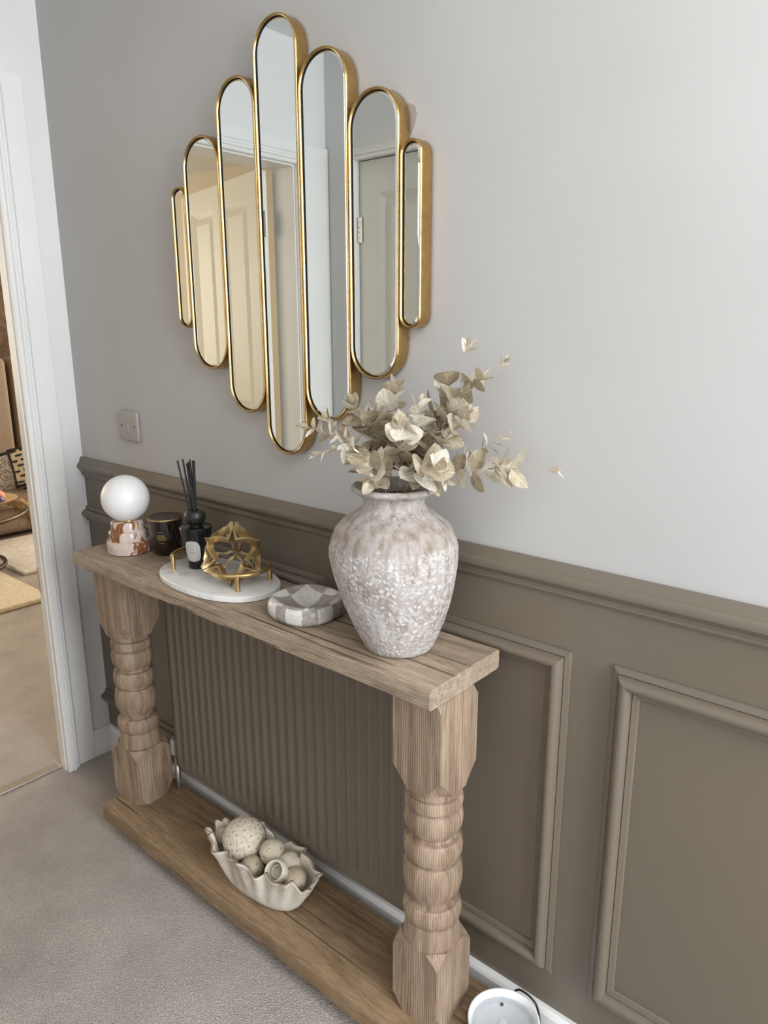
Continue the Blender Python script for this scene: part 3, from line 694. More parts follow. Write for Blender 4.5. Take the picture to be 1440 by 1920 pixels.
for v, t, a, b in ((0.0560, 0.0012, -0.0025, 0.0025), (0.0505, 0.0012, -0.0045, 0.0045), (0.0435, 0.0012, -0.0065, 0.0065), (0.0405, 0.0013, -0.0060, 0.0060), (0.0345, 0.0012, -0.0025, 0.0025)): rws += glyphs(v, t, a, b, 0.0008, 0.0018)
bars('print', lb, rd, da, rws, M_greyprint, 0.0009)
vdir = Vector((2.125 - dx, -1.0856 - dy, 0)).normalized(); rdir = Vector((0.759, 0.651, 0))
for i, (lat, dep, top) in enumerate(((-0.031, 0.006, 0.2515), (-0.019, -0.004, 0.2535), (-0.0105, 0.006, 0.2455), (-0.0075, -0.002, 0.247), (-0.0045, 0.007, 0.2465), (-0.0030, 0.000, 0.2535), (0.0035, 0.006, 0.252), (0.0065, -0.004, 0.250))):
    b = rdir * (lat * 0.28 - 0.001 + 0.0016 * (i % 3)) + vdir * (dep * 0.5); t = rdir * lat + vdir * dep
    bm = bmesh.new(); s0 = Vector((b.x, b.y, 0.1215)); s1 = Vector((t.x, t.y, top)); tube(bm, [s0, s1], 0.0021, 10)
    finish('reed', bm, M_blackmat, dif, angle=0.6)

# openwork brass knot: eight lobed loops on an octahedron
kc = Vector((0.872, -0.131, ZR + 0.0605)); KR = 0.0665
knot = thing('openwork_knot', 'antique brass openwork star knot ornament lying on the marble tray', 'ornament', kc)
view = (Vector((2.125, -1.0856, 1.38)) - kc).normalized()
e_up = (Vector((0, 0, 1)) - view * view.z).normalized(); e_r = e_up.cross(view).normalized()
n0 = Vector((1, 1, 1)).normalized(); u0 = (Vector((-1, -1, 1)) - n0 * n0.dot(Vector((-1, -1, 1)))).normalized()
tgt_n = (view * 0.985 - e_r * 0.10 - e_up * 0.06).normalized(); tgt_u = (-e_up - e_r * 0.10); tgt_u = (tgt_u - tgt_n * tgt_n.dot(tgt_u)).normalized()
ROT = Matrix((tgt_n, tgt_u, tgt_n.cross(tgt_u))).transposed() @ Matrix((n0, u0, n0.cross(u0)))
for nv in (Vector((1, 1, 1)), Vector((1, -1, -1)), Vector((-1, 1, -1)), Vector((-1, -1, 1))):
    other = Vector((-1, -1, 1)) if nv.x * nv.y * nv.z > 0 and nv.z > 0 and nv.x > 0 else Vector((1, 1, 1))
    n_w = (ROT @ nv).normalized(); u_w = -(ROT @ other) if False else ROT @ other
    e1 = (u_w - n_w * u_w.dot(n_w)).normalized() ; e2 = n_w.cross(e1)
    if nv.x + nv.y + nv.z < 2: e1 = -e1; e2 = -e2
    pts = []
    for c in range(3):
        a = c * 2 * PI / 3
        for da_, th in ((-0.80, 35), (-0.62, 40), (-0.42, 48), (-0.25, 55), (-0.11, 59), (0.0, 66), (0.11, 59), (0.25, 55), (0.42, 48), (0.62, 40), (0.80, 35)): pts.append((a + da_, math.radians(th)))
        pts.append((a + PI / 3, math.radians(52)))
    bm = bmesh.new(); n = len(pts); secs = []
    D = [(n_w * math.cos(th) + (e1 * math.cos(a) + e2 * math.sin(a)) * math.sin(th)) for a, th in pts]
    for i in range(n):
        tg = (D[(i + 1) % n] - D[i - 1]).normalized(); sd = D[i].cross(tg).normalized()
        sharp = 1.0 + 0.5 * max(0, -((D[(i + 1) % n] - D[i]).normalized().dot((D[i] - D[i - 1]).normalized())) + 0.6)
        thd = math.degrees(pts[i][1]); ex = 1.13 if thd > 65 else 1.10 if i % 12 == 11 else 0.95 if thd < 50 else 1.0
        secs.append([bm.verts.new((D[i] * rad * ex + sd * off * sharp) * KR) for off, rad in ((0.040, 1.0), (-0.040, 1.0), (-0.044, 0.79), (0.044, 0.79))])
    for i in range(n):
        A, B = secs[i], secs[(i + 1) % n]
        for k in range(4): bm.faces.new((A[k], A[(k + 1) % 4], B[(k + 1) % 4], B[k]))
    bmesh.ops.bevel(bm, geom=[e for e in bm.edges if len(e.link_faces) == 2 and e.calc_face_angle(0) > 1.1], offset=0.0008, segments=2, affect='EDGES')
    finish('star_loop', bm, M_antique, knot, angle=0.8)

zmin = min((kc + v.co).z for o in knot.children for v in o.data.vertices)
knot.location.z += ZR - zmin - 0.0003
# ================================================================== CHEQUERED STONE DISH
dish = thing('stone_dish', 'shallow chequered stone dish in cream and grey squares left of the vase', 'dish', (1.108, -0.138, ZT), math.radians(1))
def dish_r(a, r):   # slightly squared round
    c, s = abs(math.cos(a)), abs(math.sin(a)); return r / (c ** 2.6 + s ** 2.6) ** (1 / 2.6)
prof = [(0.0, 0.0), (0.058, 0.0), (0.066, 0.002), (0.0705, 0.008), (0.072, 0.018), (0.0712, 0.028), (0.068, 0.0355), (0.0635, 0.0385), (0.0585, 0.0380), (0.052, 0.0330), (0.042, 0.0245), (0.030, 0.0175), (0.016, 0.0135), (0.0, 0.0125)]
bm = bmesh.new(); seg = 64; rings = []
for r, z in prof:
    if r == 0: rings.append([bm.verts.new((0, 0, z))]); continue
    rings.append([bm.verts.new((dish_r(2 * PI * i / seg, r) * math.cos(2 * PI * i / seg), dish_r(2 * PI * i / seg, r) * math.sin(2 * PI * i / seg), z)) for i in range(seg)])
def checker(x, y, z, out):
    if out:
        return int((math.atan2(y, x) + PI) / (2 * PI) * 14) % 2
    s = 0.047; return (math.floor(x / s) + math.floor(y / s) + 1) % 2
for k in range(len(rings) - 1):
    A, B = rings[k], rings[k + 1]
    for i in range(seg):
        j = (i + 1) % seg
        if len(A) == 1: f = bm.faces.new((A[0], B[j], B[i]))
        elif len(B) == 1: f = bm.faces.new((A[i], A[j], B[0]))
        else: f = bm.faces.new((A[i], A[j], B[j], B[i]))
s_ = 0.047
for c in (-s_, 0.0, s_):
    bmesh.ops.bisect_plane(bm, geom=bm.verts[:] + bm.edges[:] + bm.faces[:], plane_co=(c, 0, 0), plane_no=(1, 0, 0))
    bmesh.ops.bisect_plane(bm, geom=bm.verts[:] + bm.edges[:] + bm.faces[:], plane_co=(0, c, 0), plane_no=(0, 1, 0))
for f in bm.faces:
    c = f.calc_center_median(); r = math.hypot(c.x, c.y); out = r > 0.0655 and c.z < 0.037
    f.material_index = checker(c.x, c.y, c.z, out)
finish('stone_body', bm, [M_dishpale, M_dishgrey], dish, angle=0.9)

# ================================================================== VASE
vx, vy = 1.344, -0.134
vase = thing('urn_vase', 'large whitewashed terracotta urn vase with flaked finish on table end', 'vase', (vx, vy, ZT))
VP = [(0.052, 0.0), (0.0590, 0.002), (0.0625, 0.006), (0.0660, 0.014), (0.0735, 0.030), (0.0825, 0.052), (0.0905, 0.075), (0.0985, 0.100), (0.1050, 0.125), (0.1095, 0.148), (0.1120, 0.168), (0.1118, 0.186), (0.1085, 0.204), (0.1020, 0.219), (0.0915, 0.232), (0.0780, 0.2425), (0.0650, 0.2505), (0.0565, 0.2575), (0.0530, 0.265), (0.0528, 0.2715), (0.0560, 0.277), (0.0640, 0.2825), (0.0705, 0.2860), (0.0735, 0.2895), (0.0735, 0.2935), (0.0705, 0.2965), (0.0660, 0.2965), (0.0610, 0.2925), (0.0540, 0.284), (0.0490, 0.274), (0.0480, 0.266), (0.052, 0.255), (0.070, 0.235), (0.085, 0.20), (0.08, 0.12), (0.06, 0.05), (0.04, 0.03)]
bm = bmesh.new(); seg = 120; rings = []
fine = []
for i in range(len(VP) - 1):
    st = 3 if i < 26 else 1
    for k in range(st): t = k / st; fine.append((VP[i][0] * (1 - t) + VP[i + 1][0] * t, VP[i][1] * (1 - t) + VP[i + 1][1] * t, i >= 27))
fine.append((*VP[-1], True))
for r, z, ins in fine:
    ring = []
    for i in range(seg):
        a = 2 * PI * i / seg; rr = r
        if not ins:
            q = Vector((math.cos(a), math.sin(a), 0)); amp = min(1, max(0, (z - 0.01) / 0.04)) * (1 if z < 0.235 else 0.35)
            rr += amp * (0.0016 * noise.noise(q * 5.5 + Vector((0, 0, z * 7))) + 0.0013 * noise.noise(q * 12 + Vector((3, 1, z * 14))) + 0.0012 * noise.noise(q * 26 + Vector((0, 5, z * 60))))
        lean = -0.010 * min(1, z / 0.17)
        ring.append(bm.verts.new((rr * math.cos(a) + lean * 0.77, rr * math.sin(a) + lean * 0.62, z)))
    rings.append(ring)
for k in range(len(rings) - 1):
    for i in range(seg):
        f = bm.faces.new((rings[k][i], rings[k][(i + 1) % seg], rings[k + 1][(i + 1) % seg], rings[k + 1][i])); f.material_index = 1 if fine[k][2] and fine[k][1] < 0.284 else 0
bm.faces.new(rings[0][::-1]); bm.faces.new(rings[-1]).material_index = 1
finish('clay_body', bm, [M_vase, M_vasein], vase, smooth=True)

# ================================================================== DRIED EUCALYPTUS
def leaf_mesh(name, ratio, cup, bend, m):
    """unit-length leaf along +x with a short stalk, folded a little on its midrib"""
    bm = bmesh.new(); n = 9; rows = []
    for i in range(n + 1):
        t = i / n; x = 0.06 + 0.94 * t
        hw = ratio * 0.5 * (math.sin(PI * min(1, t ** 0.85 * 1.0)) ** 0.62 if 0 < t < 1 else 0.0)
        zc = bend * (x * x)
        row = []
        for k in (-1, -0.55, 0, 0.55, 1):
            y = hw * k; row.append(bm.verts.new((x, y, zc + cup * abs(k) ** 1.4 * hw * 1.2 + 0.012 * math.sin(9 * x + 4 * k))))
        rows.append(row)
    for i in range(n):
        for k in range(4): bm.faces.new((rows[i][k], rows[i][k + 1], rows[i + 1][k + 1], rows[i + 1][k]))
    bmesh.ops.remove_doubles(bm, verts=bm.verts[:], dist=1e-4)
    a = [bm.verts.new((0, 0.012, 0)), bm.verts.new((0, -0.012, 0)), bm.verts.new((0.09, -0.010, bend * 0.008)), bm.verts.new((0.09, 0.010, bend * 0.008))]
    bm.faces.new(a)
    me = bpy.data.meshes.new(name); bm.to_mesh(me); bm.free(); me.materials.append(m)
    for p in me.polygons: p.use_smooth = True
    return me
LEAF = {}
for mi, mm in enumerate(M_leaves):
    LEAF[('round', mi)] = [leaf_mesh('round_leaf', 0.96, 0.16, -0.10, mm), leaf_mesh('round_leaf', 0.86, -0.12, 0.13, mm), leaf_mesh('round_leaf', 1.0, 0.28, 0.05, mm)]
    LEAF[('oval', mi)] = [leaf_mesh('oval_leaf', 0.62, 0.25, -0.15, mm), leaf_mesh('oval_leaf', 0.55, 0.35, 0.12, mm)]
    LEAF[('narrow', mi)] = [leaf_mesh('narrow_leaf', 0.30, 0.4, -0.12, mm), leaf_mesh('narrow_leaf', 0.24, 0.3, 0.1, mm)]
mouth = Vector((vx - 0.0077, vy - 0.0062, 1.112))
STEMS = [
    ((1.4514, -0.093, 1.3511), (1.4033, -0.107, 1.2441), 'R', 0.036, 'tallest dried eucalyptus stem, a lone leaf at its high tip above the vase'),
    ((1.477, -0.0327, 1.3207), (1.4187, -0.0682, 1.2418), 'R', 0.026, 'thin dried eucalyptus stem second highest, leaning right with bare length below its tip'),
    ((1.4841, -0.0919, 1.3068), (1.4258, -0.1143, 1.2446), 'R', 0.032, 'dried eucalyptus stem with tip just below the two highest tips at upper right'),
    ((1.5061, -0.0476, 1.21), (1.4357, -0.0801, 1.1625), 'N', 0.026, 'dried eucalyptus stem ending in small narrow leaves, above the far right stem'),
    ((1.599, -0.0483, 1.1592), (1.4832, -0.0926, 1.154), 'R', 0.034, 'longest level dried eucalyptus stem reaching farthest right over the panelling'),
    ((1.3147, -0.1157, 1.2818), (1.322, -0.1356, 1.1956), 'R', 0.036, 'upright tan eucalyptus stem rising below the right end of the mirror'),
    ((1.2636, -0.1712, 1.2621), (1.2942, -0.1587, 1.2047), 'R', 0.035, 'eucalyptus stem whose tip crosses the side of the third mirror pill from the right'),
    ((1.2506, -0.221, 1.2413), (1.2868, -0.1779, 1.1698), 'O', 0.030, 'eucalyptus stem whose small pale tip overlaps the foot of a mirror pill'),
    ((1.2336, -0.2612, 1.2235), (1.2835, -0.2067, 1.1911), 'O', 0.028, 'leftmost eucalyptus stem, a leaf cluster at its tip by the tallest mirror pill'),
    ((1.2659, -0.2603, 1.1739), (1.3005, -0.2056, 1.1856), 'N', 0.030, 'eucalyptus stem with slim pointed leaves sticking out low on the left'),
    ((1.3987, -0.1499, 1.2661), (1.3782, -0.1409, 1.1927), 'R', 0.036, 'pale rounded-leaf eucalyptus stem in the middle of the bunch'),
    ((1.3579, -0.2488, 1.1868), (1.3486, -0.2046, 1.1538), 'R', 0.032, 'short pale eucalyptus stem leaning forward over the left of the vase mouth'),
    ((1.4535, -0.1433, 1.1361), (1.4237, -0.1421, 1.1451), 'O', 0.034, 'short eucalyptus stem drooping over the right side of the vase rim'),
    ((1.4578, -0.1788, 1.1736), (1.3976, -0.1508, 1.1431), 'R', 0.040, 'eucalyptus stem with big veined leaves in front, right of the vase mouth'),
    ((1.3593, -0.2347, 1.1381), (1.3472, -0.2057, 1.1406), 'O', 0.032, 'lowest eucalyptus stem bending over the left front of the vase rim'),
    ((1.4736, -0.1136, 1.2496), (1.4212, -0.1182, 1.1943), 'R', 0.036, 'dense eucalyptus stem of overlapping round leaves on the right of the bunch'),
    ((1.3866, -0.1859, 1.2329), (1.3711, -0.1598, 1.1767), 'R', 0.038, 'eucalyptus stem of large leaves at the front centre of the bunch'),
    ((1.3014, -0.1528, 1.2497), (1.3181, -0.1519, 1.188), 'R', 0.036, 'tan eucalyptus stem in the left middle of the bunch'),
]
rnd = random.Random(21)
for si, (tip, mid, style, size, label) in enumerate(STEMS):
    tip, mid = Vector(tip), Vector(mid)
    dirm = (mid - mouth); dh = Vector((dirm.x, dirm.y, 0)); dl = min(0.030, dh.length * 0.5); dh.normalize()
    at_m = mouth + dh * dl
    root = mouth - dh * 0.018 + Vector((0, 0, -0.13))
    path = spline([root, at_m, mid, tip], 14)
    st = thing('eucalyptus_stem', label, 'dried stem', tuple(at_m), 0, 'dried eucalyptus stems in the vase')
    bm = bmesh.new(); n = len(path)
    tube(bm, [p - at_m for p in path], [0.0017 * (1 - 0.62 * i / n) for i in range(n)], 6)
    finish('stalk', bm, M_stem, st, smooth=True)
    # arclength table from the mouth outward
    L0 = 14; seg = path[L0:]; cum = [0]
    for i in range(1, len(seg)): cum.append(cum[-1] + (seg[i] - seg[i - 1]).length)
    tot = cum[-1]; s = 0.032 if tot > 0.1 else 0.012; tw = rnd.uniform(0, PI)
    if si == 4: s = 0.085
    if si in (0, 1, 2): s = 0.075
    while s < tot + 0.001:
        k = min(range(len(cum)), key=lambda i: abs(cum[i] - s)); p = seg[k]; t = (seg[min(k + 1, len(seg) - 1)] - seg[max(k - 1, 0)]).normalized()
        f = s / tot
        a0 = Vector((0, 0, 1)) if abs(t.z) < 0.9 else Vector((1, 0, 0)); u = t.cross(a0).normalized(); v = t.cross(u)
        sz = size * (1.0 if f < 0.72 else 1.0 - (0.45 if si in (0, 1, 2, 5) else 0.72) * (f - 0.72) / 0.28) * rnd.uniform(0.98, 1.32)
        bare = (si == 1 and 0.62 < f < 0.93) or (si == 0 and 0.72 < f < 0.90) or (si == 4 and 0.72 < f < 0.92)
        if not bare:
            for sd in (0, PI):
                if rnd.random() < 0.03: continue
                a = tw + sd + rnd.uniform(-0.3, 0.3); out = u * math.cos(a) + v * math.sin(a)
                ang = rnd.uniform(0.75, 1.35) if f < 0.85 else rnd.uniform(0.35, 0.9)
                dirl = (t * math.cos(ang) + out * math.sin(ang)).normalized()
                nrm = (t * math.sin(ang) - out * math.cos(ang)).normalized()
                q = Matrix.Rotation(rnd.uniform(-0.7, 0.7), 3, dirl); nrm = q @ nrm
                yv = nrm.cross(dirl)
                kind = {'R': 'round', 'O': 'oval', 'N': 'narrow'}[style]
                if style == 'R' and f > 0.9: kind = 'oval'
                if f > 0.96: kind = 'narrow'
                wts = [0, 2, 1, 2] if si in (5, 6, 17, 7) else [0, 1, 1, 0, 2, 2] if si in (0, 2, 15, 3, 4) else [0, 1, 1, 0, 2]
                me = rnd.choice(LEAF[(kind, rnd.choice(wts))])
                lf = bpy.data.objects.new('leaf', me); COL.objects.link(lf); lf.parent = st
                R = Matrix((dirl, yv, nrm)).transposed().to_4x4()
                lf.matrix_local = Matrix.Translation(p - at_m) @ R @ Matrix.Diagonal((sz, sz, sz, 1))
        tw += PI / 2 + rnd.uniform(-0.2, 0.2); s += (0.0162 if f < 0.75 else 0.011) * rnd.uniform(0.85, 1.15)

# ================================================================== RUFFLED BOWL OF DRIED BALLS ON THE LOWER PLANK
bwl = thing('ruffled_bowl', 'long cream speckled ceramic bowl with ruffled rim on the lower plank', 'bowl', (0.952, -0.158, 0.085), math.radians(6))
bm = bmesh.new(); na, nt = 150, 16
def bowl_pt(t, a, off=0.0):
    A = 0.084 + 0.074 * t ** 0.75 - off; B = 0.030 + 0.028 * t ** 0.55 - off
    # pinched ends, ruffles growing towards the rim
    ruf = t ** 2.2
    w = 0.0065 * ruf * math.sin(11 * a + 1.3 * math.sin(2 * a)) + 0.0045 * ruf * math.sin(23 * a + 1.0) + 0.005 * ruf * noise.noise(Vector((3 * math.cos(a), 3 * math.sin(a), 2.0)))
    c, s = math.cos(a), math.sin(a); k_ = (abs(c) ** 2.5 + abs(s) ** 2.5) ** (-1 / 2.5); c *= k_; s *= k_
    zr = 0.112 + 0.010 * math.sin(7 * a + 0.8) + 0.008 * noise.noise(Vector((2.5 * c, 2.5 * s, 9))) + 0.006 * math.sin(15 * a) - 0.012 * max(0, c) 
    z = 0.004 * 0 + zr * (t ** 1.35)
    w = (w * 1.35 + 0.004 * max(0, t - 0.84) / 0.16) * (0.35 + 0.65 * min(1, abs(s)))
    return Vector(((A + w) * c, (B + w) * s, max(off * 0.8, z)))
outer = [[bm.verts.new(bowl_pt(k / nt, 2 * PI * i / na)) for i in range(na)] for k in range(nt + 1)]
inner = [[bm.verts.new(bowl_pt(k / nt, 2 * PI * i / na, 0.0055) + Vector((0, 0, 0.004 * (1 - k / nt)))) for i in range(na)] for k in range(nt, -1, -1)]
rows = outer + inner
for k in range(len(rows) - 1):
    for i in range(na):
        f = bm.faces.new((rows[k][i], rows[k][(i + 1) % na], rows[k + 1][(i + 1) % na], rows[k + 1][i])); f.material_index = 1 if k == nt else 0
bm.faces.new(rows[0][::-1]); bm.faces.new(rows[-1])
finish('ceramic_body', bm, [M_ceram, M_ceramrim], bwl, smooth=True)
def rough_ball(bm, r, seed, amp=0.04, u=28, v=18):
    g = bmesh.ops.create_uvsphere(bm, u_segments=u, v_segments=v, radius=r)
    for vv in g['verts']:
        n_ = vv.co.normalized(); vv.co *= 1 + amp * noise.noise(n_ * 2.2 + Vector((seed, 0, 0))) + amp * 0.3 * noise.noise(n_ * 9 + Vector((0, seed, 0)))
big = thing('pith_ball', 'largest dried ball, covered in pale discs with dark dots', 'decorative ball', (0.884, -0.155, 0.192), 0, 'dried balls in the ruffled bowl')
bm = bmesh.new(); rough_ball(bm, 0.049, 1, 0.012); finish('core', bm, M_ball, big, smooth=True)
dm = bmesh.new(); lathe(dm, [(0.0118, -0.001), (0.0122, 0.0002), (0.0112, 0.0012), (0.0045, 0.0019)], 16, close_bot=True); me_disc = bpy.data.meshes.new('disc'); bmesh.ops.recalc_face_normals(dm, faces=dm.faces[:]); dm.to_mesh(me_disc); dm.free(); me_disc.materials.append(M_disc)
dm = bmesh.new(); lathe(dm, [(0.0015, 0.0016), (0.0015, 0.0024)], 8); me_dot = bpy.data.meshes.new('dot'); dm.to_mesh(me_dot); dm.free(); me_dot.materials.append(M_dot)
nd = 72
for i in range(nd):
    zz = 1 - 2 * (i + 0.5) / nd; ph = i * 2.399963; rr = math.sqrt(1 - zz * zz); nv = Vector((rr * math.cos(ph), rr * math.sin(ph), zz))
    q = nv.to_track_quat('Z', 'Y')
    for me, nm in ((me_disc, 'disc'), (me_dot, 'dot')):
        if nm == 'disc': par = big
        o = bpy.data.objects.new(nm, me); COL.objects.link(o)
        if nm == 'disc': o.parent = big; o.location = nv * 0.0484; o.rotation_euler = q.to_euler(); last = o
        else: o.parent = last
def ball(loc, r, m, label, seed, ring=False):
    b_ = thing('dried_ball', label, 'decorative ball', loc, seed, 'dried balls in the ruffled bowl')
    bm = bmesh.new(); rough_ball(bm, r, seed, 0.05); finish('ball_body', bm, m, b_, smooth=True); return b_
ball((0.820, -0.166, 0.176), 0.022, M_ball2, 'tan dried ball at the far left end of the ruffled bowl', 2.0)
ball((0.967, -0.139, 0.189), 0.0300, M_ball, 'smooth cream dried ball right beside the disc-covered ball', 3.1)
ball((0.945, -0.183, 0.163), 0.0265, M_ball2, 'tan dried ball at the front rim below the disc-covered ball', 4.4)
ball((1.011, -0.128, 0.173), 0.0285, M_ball, 'cream dried ball behind the hollow shell', 5.2)
ball((1.050, -0.146, 0.163), 0.0280, M_ball2, 'speckled tan dried ball at the right end of the bowl', 6.7)
sh = thing('hollow_shell', 'hollow cream snail-like shell open to the front among the dried balls', 'shell', (1.018, -0.170, 0.181), 0, 'dried balls in the ruffled bowl')
bm = bmesh.new(); sp = []
lathe(bm, [(0.004, -0.022), (0.016, -0.019), (0.024, -0.010), (0.0275, 0.002), (0.0265, 0.012), (0.0235, 0.019), (0.0215, 0.0205), (0.0195, 0.019), (0.0215, 0.012), (0.0225, 0.002), (0.019, -0.008), (0.012, -0.014), (0.003, -0.016)], 36, fn=lambda r, z, a: r * (1 + 0.05 * math.sin(a + z * 60)))
o = finish('shell_body', bm, mat('pale_shell', (0.62, 0.57, 0.48), 0.4), sh, smooth=True); o.rotation_euler = (0.75, 0.25, 0)
bm = bmesh.new(); pts = [Vector((0.0235 * (1 - 0.5 * i / 40) * math.cos(i * 0.3), 0.0235 * (1 - 0.5 * i / 40) * math.sin(i * 0.3), 0.017 - 0.022 * i / 40)) for i in range(40)]
tube(bm, pts, 0.0022, 6); o2 = finish('spiral_ridge', bm, M_disc, sh, smooth=True); o2.rotation_euler = (0.75, 0.25, 0)

# ================================================================== PET WATER FOUNTAIN
fo = thing('water_fountain', 'round white pet water fountain on the floor at the table end', 'water fountain', (1.575, -0.1035, 0))
bm = bmesh.new()
lathe(bm, [(0.055, 0), (0.060, 0.003), (0.0635, 0.02), (0.0665, 0.10), (0.0675, 0.118), (0.0665, 0.1215), (0.0640, 0.122), (0.0615, 0.119), (0.060, 0.108), (0.054, 0.094), (0.030, 0.089), (0.016, 0.0895), (0.013, 0.094), (0.006, 0.0955)], 64)
finish('basin', bm, M_porc, fo, angle=0.9)
bm = bmesh.new(); rings = []
for k in range(22):
    r = 0.0603 * k / 21; z = 0.108 + 0.0022 * math.sin(r * 480) * math.exp(-r * 22) + 0.012 * math.exp(-(r / 0.010) ** 2)
    rings.append((max(r, 0.0004), z))
lathe(bm, rings[::-1], 48, fn=lambda r, z, a: r * (1 + 0.02 * math.sin(3 * a + r * 200)), close_bot=False); finish('water_surface', bm, M_water, fo, smooth=True)
bm = bmesh.new(); sphere(bm, (-0.028, 0.040, 0.0985), 0.0032, 12, 8); finish('sensor_dot', bm, M_screw, fo, smooth=True)
cab = bmesh.new()
tube(cab, spline([(1.545, -0.028, 0.002), (1.542, -0.026, 0.07), (1.556, -0.025, 0.110), (1.576, -0.025, 0.117), (1.597, -0.025, 0.109), (1.606, -0.025, 0.090), (1.611, -0.026, 0.061), (1.616, -0.028, 0.02), (1.63, -0.03, 0.004), (1.72, -0.04, 0.003)], 8), 0.0022, 8)
tag(finish('power_cable', cab, M_blackmat, None, smooth=True), 'thin black power cable looping behind the white fountain', 'cable')

# ================================================================== LOUNGE THROUGH THE DOORWAY
rug = bmesh.new(); box(rug, -2.85, -1.53, -1.1, 0.52, 0, 0.028, 0.010, 3); tag(finish('cream_rug', rug, M_rug, None, angle=0.8), 'thick cream rug on carpet inside the lounge doorway', 'rug')
rug = bmesh.new(); box(rug, -2.79, -2.02, 0.60, 2.4, 0, 0.022, 0.008, 3); tag(finish('white_rug', rug, M_whiterug, None, angle=0.8), 'white rug in front of the sofa in the lounge', 'rug')
so = thing('sofa', 'taupe fabric sofa in the lounge seen through the doorway', 'sofa', (-3.3, 1.2, 0))
for nm, b in (('sofa_base', (-0.45, 0.45, -0.95, 0.95, 0.03, 0.20)), ('seat_cushion', (-0.30, 0.48, -0.93, 0.93, 0.20, 0.30)), ('backrest', (-0.50, -0.40, -0.95, 0.95, 0.20, 1.10)), ('back_cushion', (-0.40, -0.20, -0.94, 0.065, 0.28, 1.16)), ('back_cushion', (-0.40, -0.20, 0.095, 0.94, 0.28, 1.16))):
    bm = bmesh.new(); box(bm, *b, 0.04, 4); finish(nm, bm, M_sofa, so, angle=0.9)
for x, y in ((-0.4, -0.85), (0.4, -0.85), (-0.4, 0.85), (0.4, 0.85)): simple('foot', x - 0.025, x + 0.025, y - 0.025, y + 0.025, 0, 0.035, M_bronze, so)
def pillow(name, label, loc, rot, w, h, t, m, border, dashes=False):
    p = thing(name, label, 'cushion', loc); p.rotation_euler = rot
    bm = bmesh.new(); n = 18; g = {}
    for s in (1, -1):
        for i in range(n + 1):
            for j in range(n + 1):
                u, v = 2 * i / n - 1, 2 * j / n - 1
                k = (max(0, 1 - abs(u) ** 2.6) * max(0, 1 - abs(v) ** 2.6)) ** 0.5
                pin = 1 - 0.05 * (1 - abs(v)) * (abs(u) > 0.99) 
                g[(s, i, j)] = bm.verts.new((w / 2 * u * (1 - 0.04 * (1 - v * v)), s * t / 2 * k, h / 2 * v * (1 - 0.04 * (1 - u * u))))
        for i in range(n):
            for j in range(n): bm.faces.new((g[(s, i, j)], g[(s, i + 1, j)], g[(s, i + 1, j + 1)], g[(s, i, j + 1)]))
    bmesh.ops.remove_doubles(bm, verts=bm.verts[:], dist=1e-4)
    finish('cushion_cover', bm, m, p, smooth=True)
    bm = bmesh.new(); out = []
    for k in range(80):
        a = 2 * PI * k / 80; c, s = math.cos(a), math.sin(a); q = max(abs(c), abs(s)); u, v = c / q, s / q
        out.append((w / 2 * u * (1 - 0.04 * (1 - v * v)), 0, h / 2 * v * (1 - 0.04 * (1 - u * u))))
    tube(bm, out, border, 8, closed=True); finish('piping', bm, M_blackmat, p, smooth=True)
    if dashes:
        bm = bmesh.new()
        for i in range(6):
            for j in range(7):
                u, v = -0.8 + i * 0.32 + (0.16 if j % 2 else 0), -0.84 + j * 0.28
                if abs(u) > 0.9: continue
                for s in (1, -1):
                    k = (max(0, 1 - abs(u) ** 2.6) * max(0, 1 - abs(v) ** 2.6)) ** 0.5
                    x, z, y = w / 2 * u, h / 2 * v, s * (t / 2 * k + 0.001)
                    box(bm, x - 0.022, x + 0.022, y - 0.003, y + 0.003, z - 0.006, z + 0.006)
        finish('stitched_dashes', bm, M_blackmat, p)
    return p
pillow('tweed_cushion', 'grey and white tweed cushion with black border on the sofa', (-3.00, 1.07, 0.425), (math.radians(-16), -0.30, math.radians(52)), 0.44, 0.28, 0.12, M_tweed, 0.016)
pillow('dashed_cushion', 'cream cushion with black stitched dashes and black piping on the sofa', (-2.82, 1.14, 0.495), (math.radians(-20), -0.22, math.radians(55)), 0.40, 0.25, 0.12, M_cream, 0.012, True)
# gathered velvet curtain behind the sofa
bm = bmesh.new(); A = []
for j in range(25):
    z = 0.05 + (ZC - 0.10) * j / 24; row = []
    for i in range(81):
        u = i / 80; wv = 0.055 * math.sin(u * 42 + 0.6 * math.sin(z * 1.3)) * (0.7 + 0.3 * math.sin(z * 2))
        row.append(bm.verts.new((-4.15 + wv, 0.2 + 2.9 * u - 0.18 * (2.2 - z) * (1 - u), z)))
    A.append(row)
for j in range(24):
    for i in range(80): bm.faces.new((A[j][i], A[j][i + 1], A[j + 1][i + 1], A[j + 1][i]))
cu = finish('velvet_curtain', bm, M_velvet, None, smooth=True); sm = cu.modifiers.new('thick', 'SOLIDIFY'); sm.thickness = 0.012
tag(cu, 'brown velvet curtain hanging in folds behind the sofa', 'curtain')
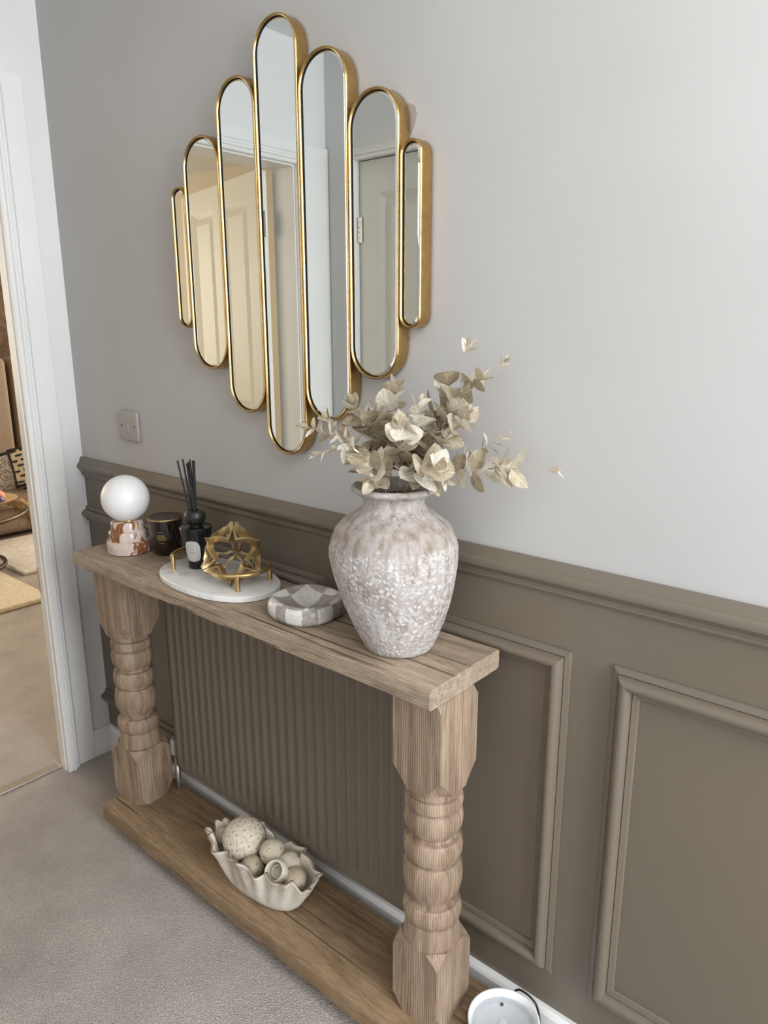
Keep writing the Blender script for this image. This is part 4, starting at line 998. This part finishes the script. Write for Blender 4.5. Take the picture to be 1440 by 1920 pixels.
# coffee table with two rings
ct = thing('coffee_table', 'low round glass coffee table with dark bronze rings on the rug edge', 'table', (-2.36, 0.34, 0))
bm = bmesh.new(); tube(bm, [(0.43 * math.cos(a), 0.43 * math.sin(a), 0.35) for a in [2 * PI * k / 72 for k in range(72)]], 0.013, 10, closed=True); finish('top_ring', bm, M_bronze, ct, smooth=True)
bm = bmesh.new(); lathe(bm, [(0.425, 0.352), (0.425, 0.360)], 64); finish('glass_top', bm, M_tableglass, ct, angle=0.8)
bm = bmesh.new(); tube(bm, [(0.28 * math.cos(a), 0.28 * math.sin(a), 0.038) for a in [2 * PI * k / 72 for k in range(72)]], 0.012, 10, closed=True); finish('base_ring', bm, M_bronze, ct, smooth=True)
for k in range(3):
    a = 2.2 + k * 2.0944; bm = bmesh.new(); tube(bm, [(0.28 * math.cos(a), 0.28 * math.sin(a), 0.03), (0.42 * math.cos(a), 0.42 * math.sin(a), 0.35)], 0.009, 8); finish('leg', bm, M_bronze, ct, smooth=True)
fb = thing('fruit_bowl', 'tan bowl of fruit on the low table in the lounge', 'bowl', (-2.33, 0.55, 0.360))
bm = bmesh.new(); lathe(bm, [(0.07, 0), (0.12, 0.015), (0.165, 0.034), (0.18, 0.050), (0.175, 0.052), (0.158, 0.038), (0.11, 0.020), (0.02, 0.012)], 40); finish('bowl_body', bm, M_bowltan, fb, angle=0.9)
for i, (x, y, z, r, m, nm, lb_) in enumerate(((0.05, 0.06, 0.085, 0.044, M_peach, 'peach', 'orange pink peach on top of the bowl in the lounge'), (0.105, 0.045, 0.072, 0.033, M_plum, 'plum', 'purple plum beside the peach in the lounge bowl'))):
    bm = bmesh.new(); rough_ball(bm, r, i + 9.0, 0.02); o = finish(nm, bm, m, None, smooth=True); o.location = (-2.33 + x, 0.55 + y, 0.335 + z); tag(o, lb_, 'fruit')
tf = thing('fluffy_plume', 'fluffy tan plume with dark tip hanging off the low lounge table', 'plume', (-2.22, 0.66, 0.372))
bm = bmesh.new(); bm2 = bmesh.new(); rnd = random.Random(5)
for i in range(700):
    f = i / 700; base = Vector((0.07 * f, 0.11 * f, 0.02 - 0.15 * f * f))
    dv = Vector((rnd.gauss(0.45, 0.45), rnd.gauss(0.7, 0.45), rnd.gauss(-0.6 - 0.5 * f, 0.4))).normalized(); ln_ = rnd.uniform(0.06, 0.13)
    tgt = bm2 if f > 0.66 and rnd.random() < 0.8 else bm
    s = dv.cross(Vector((0, 0, 1))).normalized() * 0.0036
    tgt.faces.new([tgt.verts.new(base + s), tgt.verts.new(base - s), tgt.verts.new(base + dv * ln_ * 0.6 - s * 0.8 + Vector((0, 0, -0.006))), tgt.verts.new(base + dv * ln_ + Vector((0, 0, -0.014)))])
core = bm; tube(core, [(-0.01, -0.02, 0.012), (0.02, 0.04, 0.015), (0.055, 0.085, -0.05), (0.07, 0.105, -0.12)], [0.012, 0.026, 0.030, 0.014], 10)
tag(finish('tan_fluff', bm, M_fur, tf), kind='stuff'); tag(finish('dark_tip', bm2, M_furdark, tf), 'dark brown tip of the plume', kind='stuff')
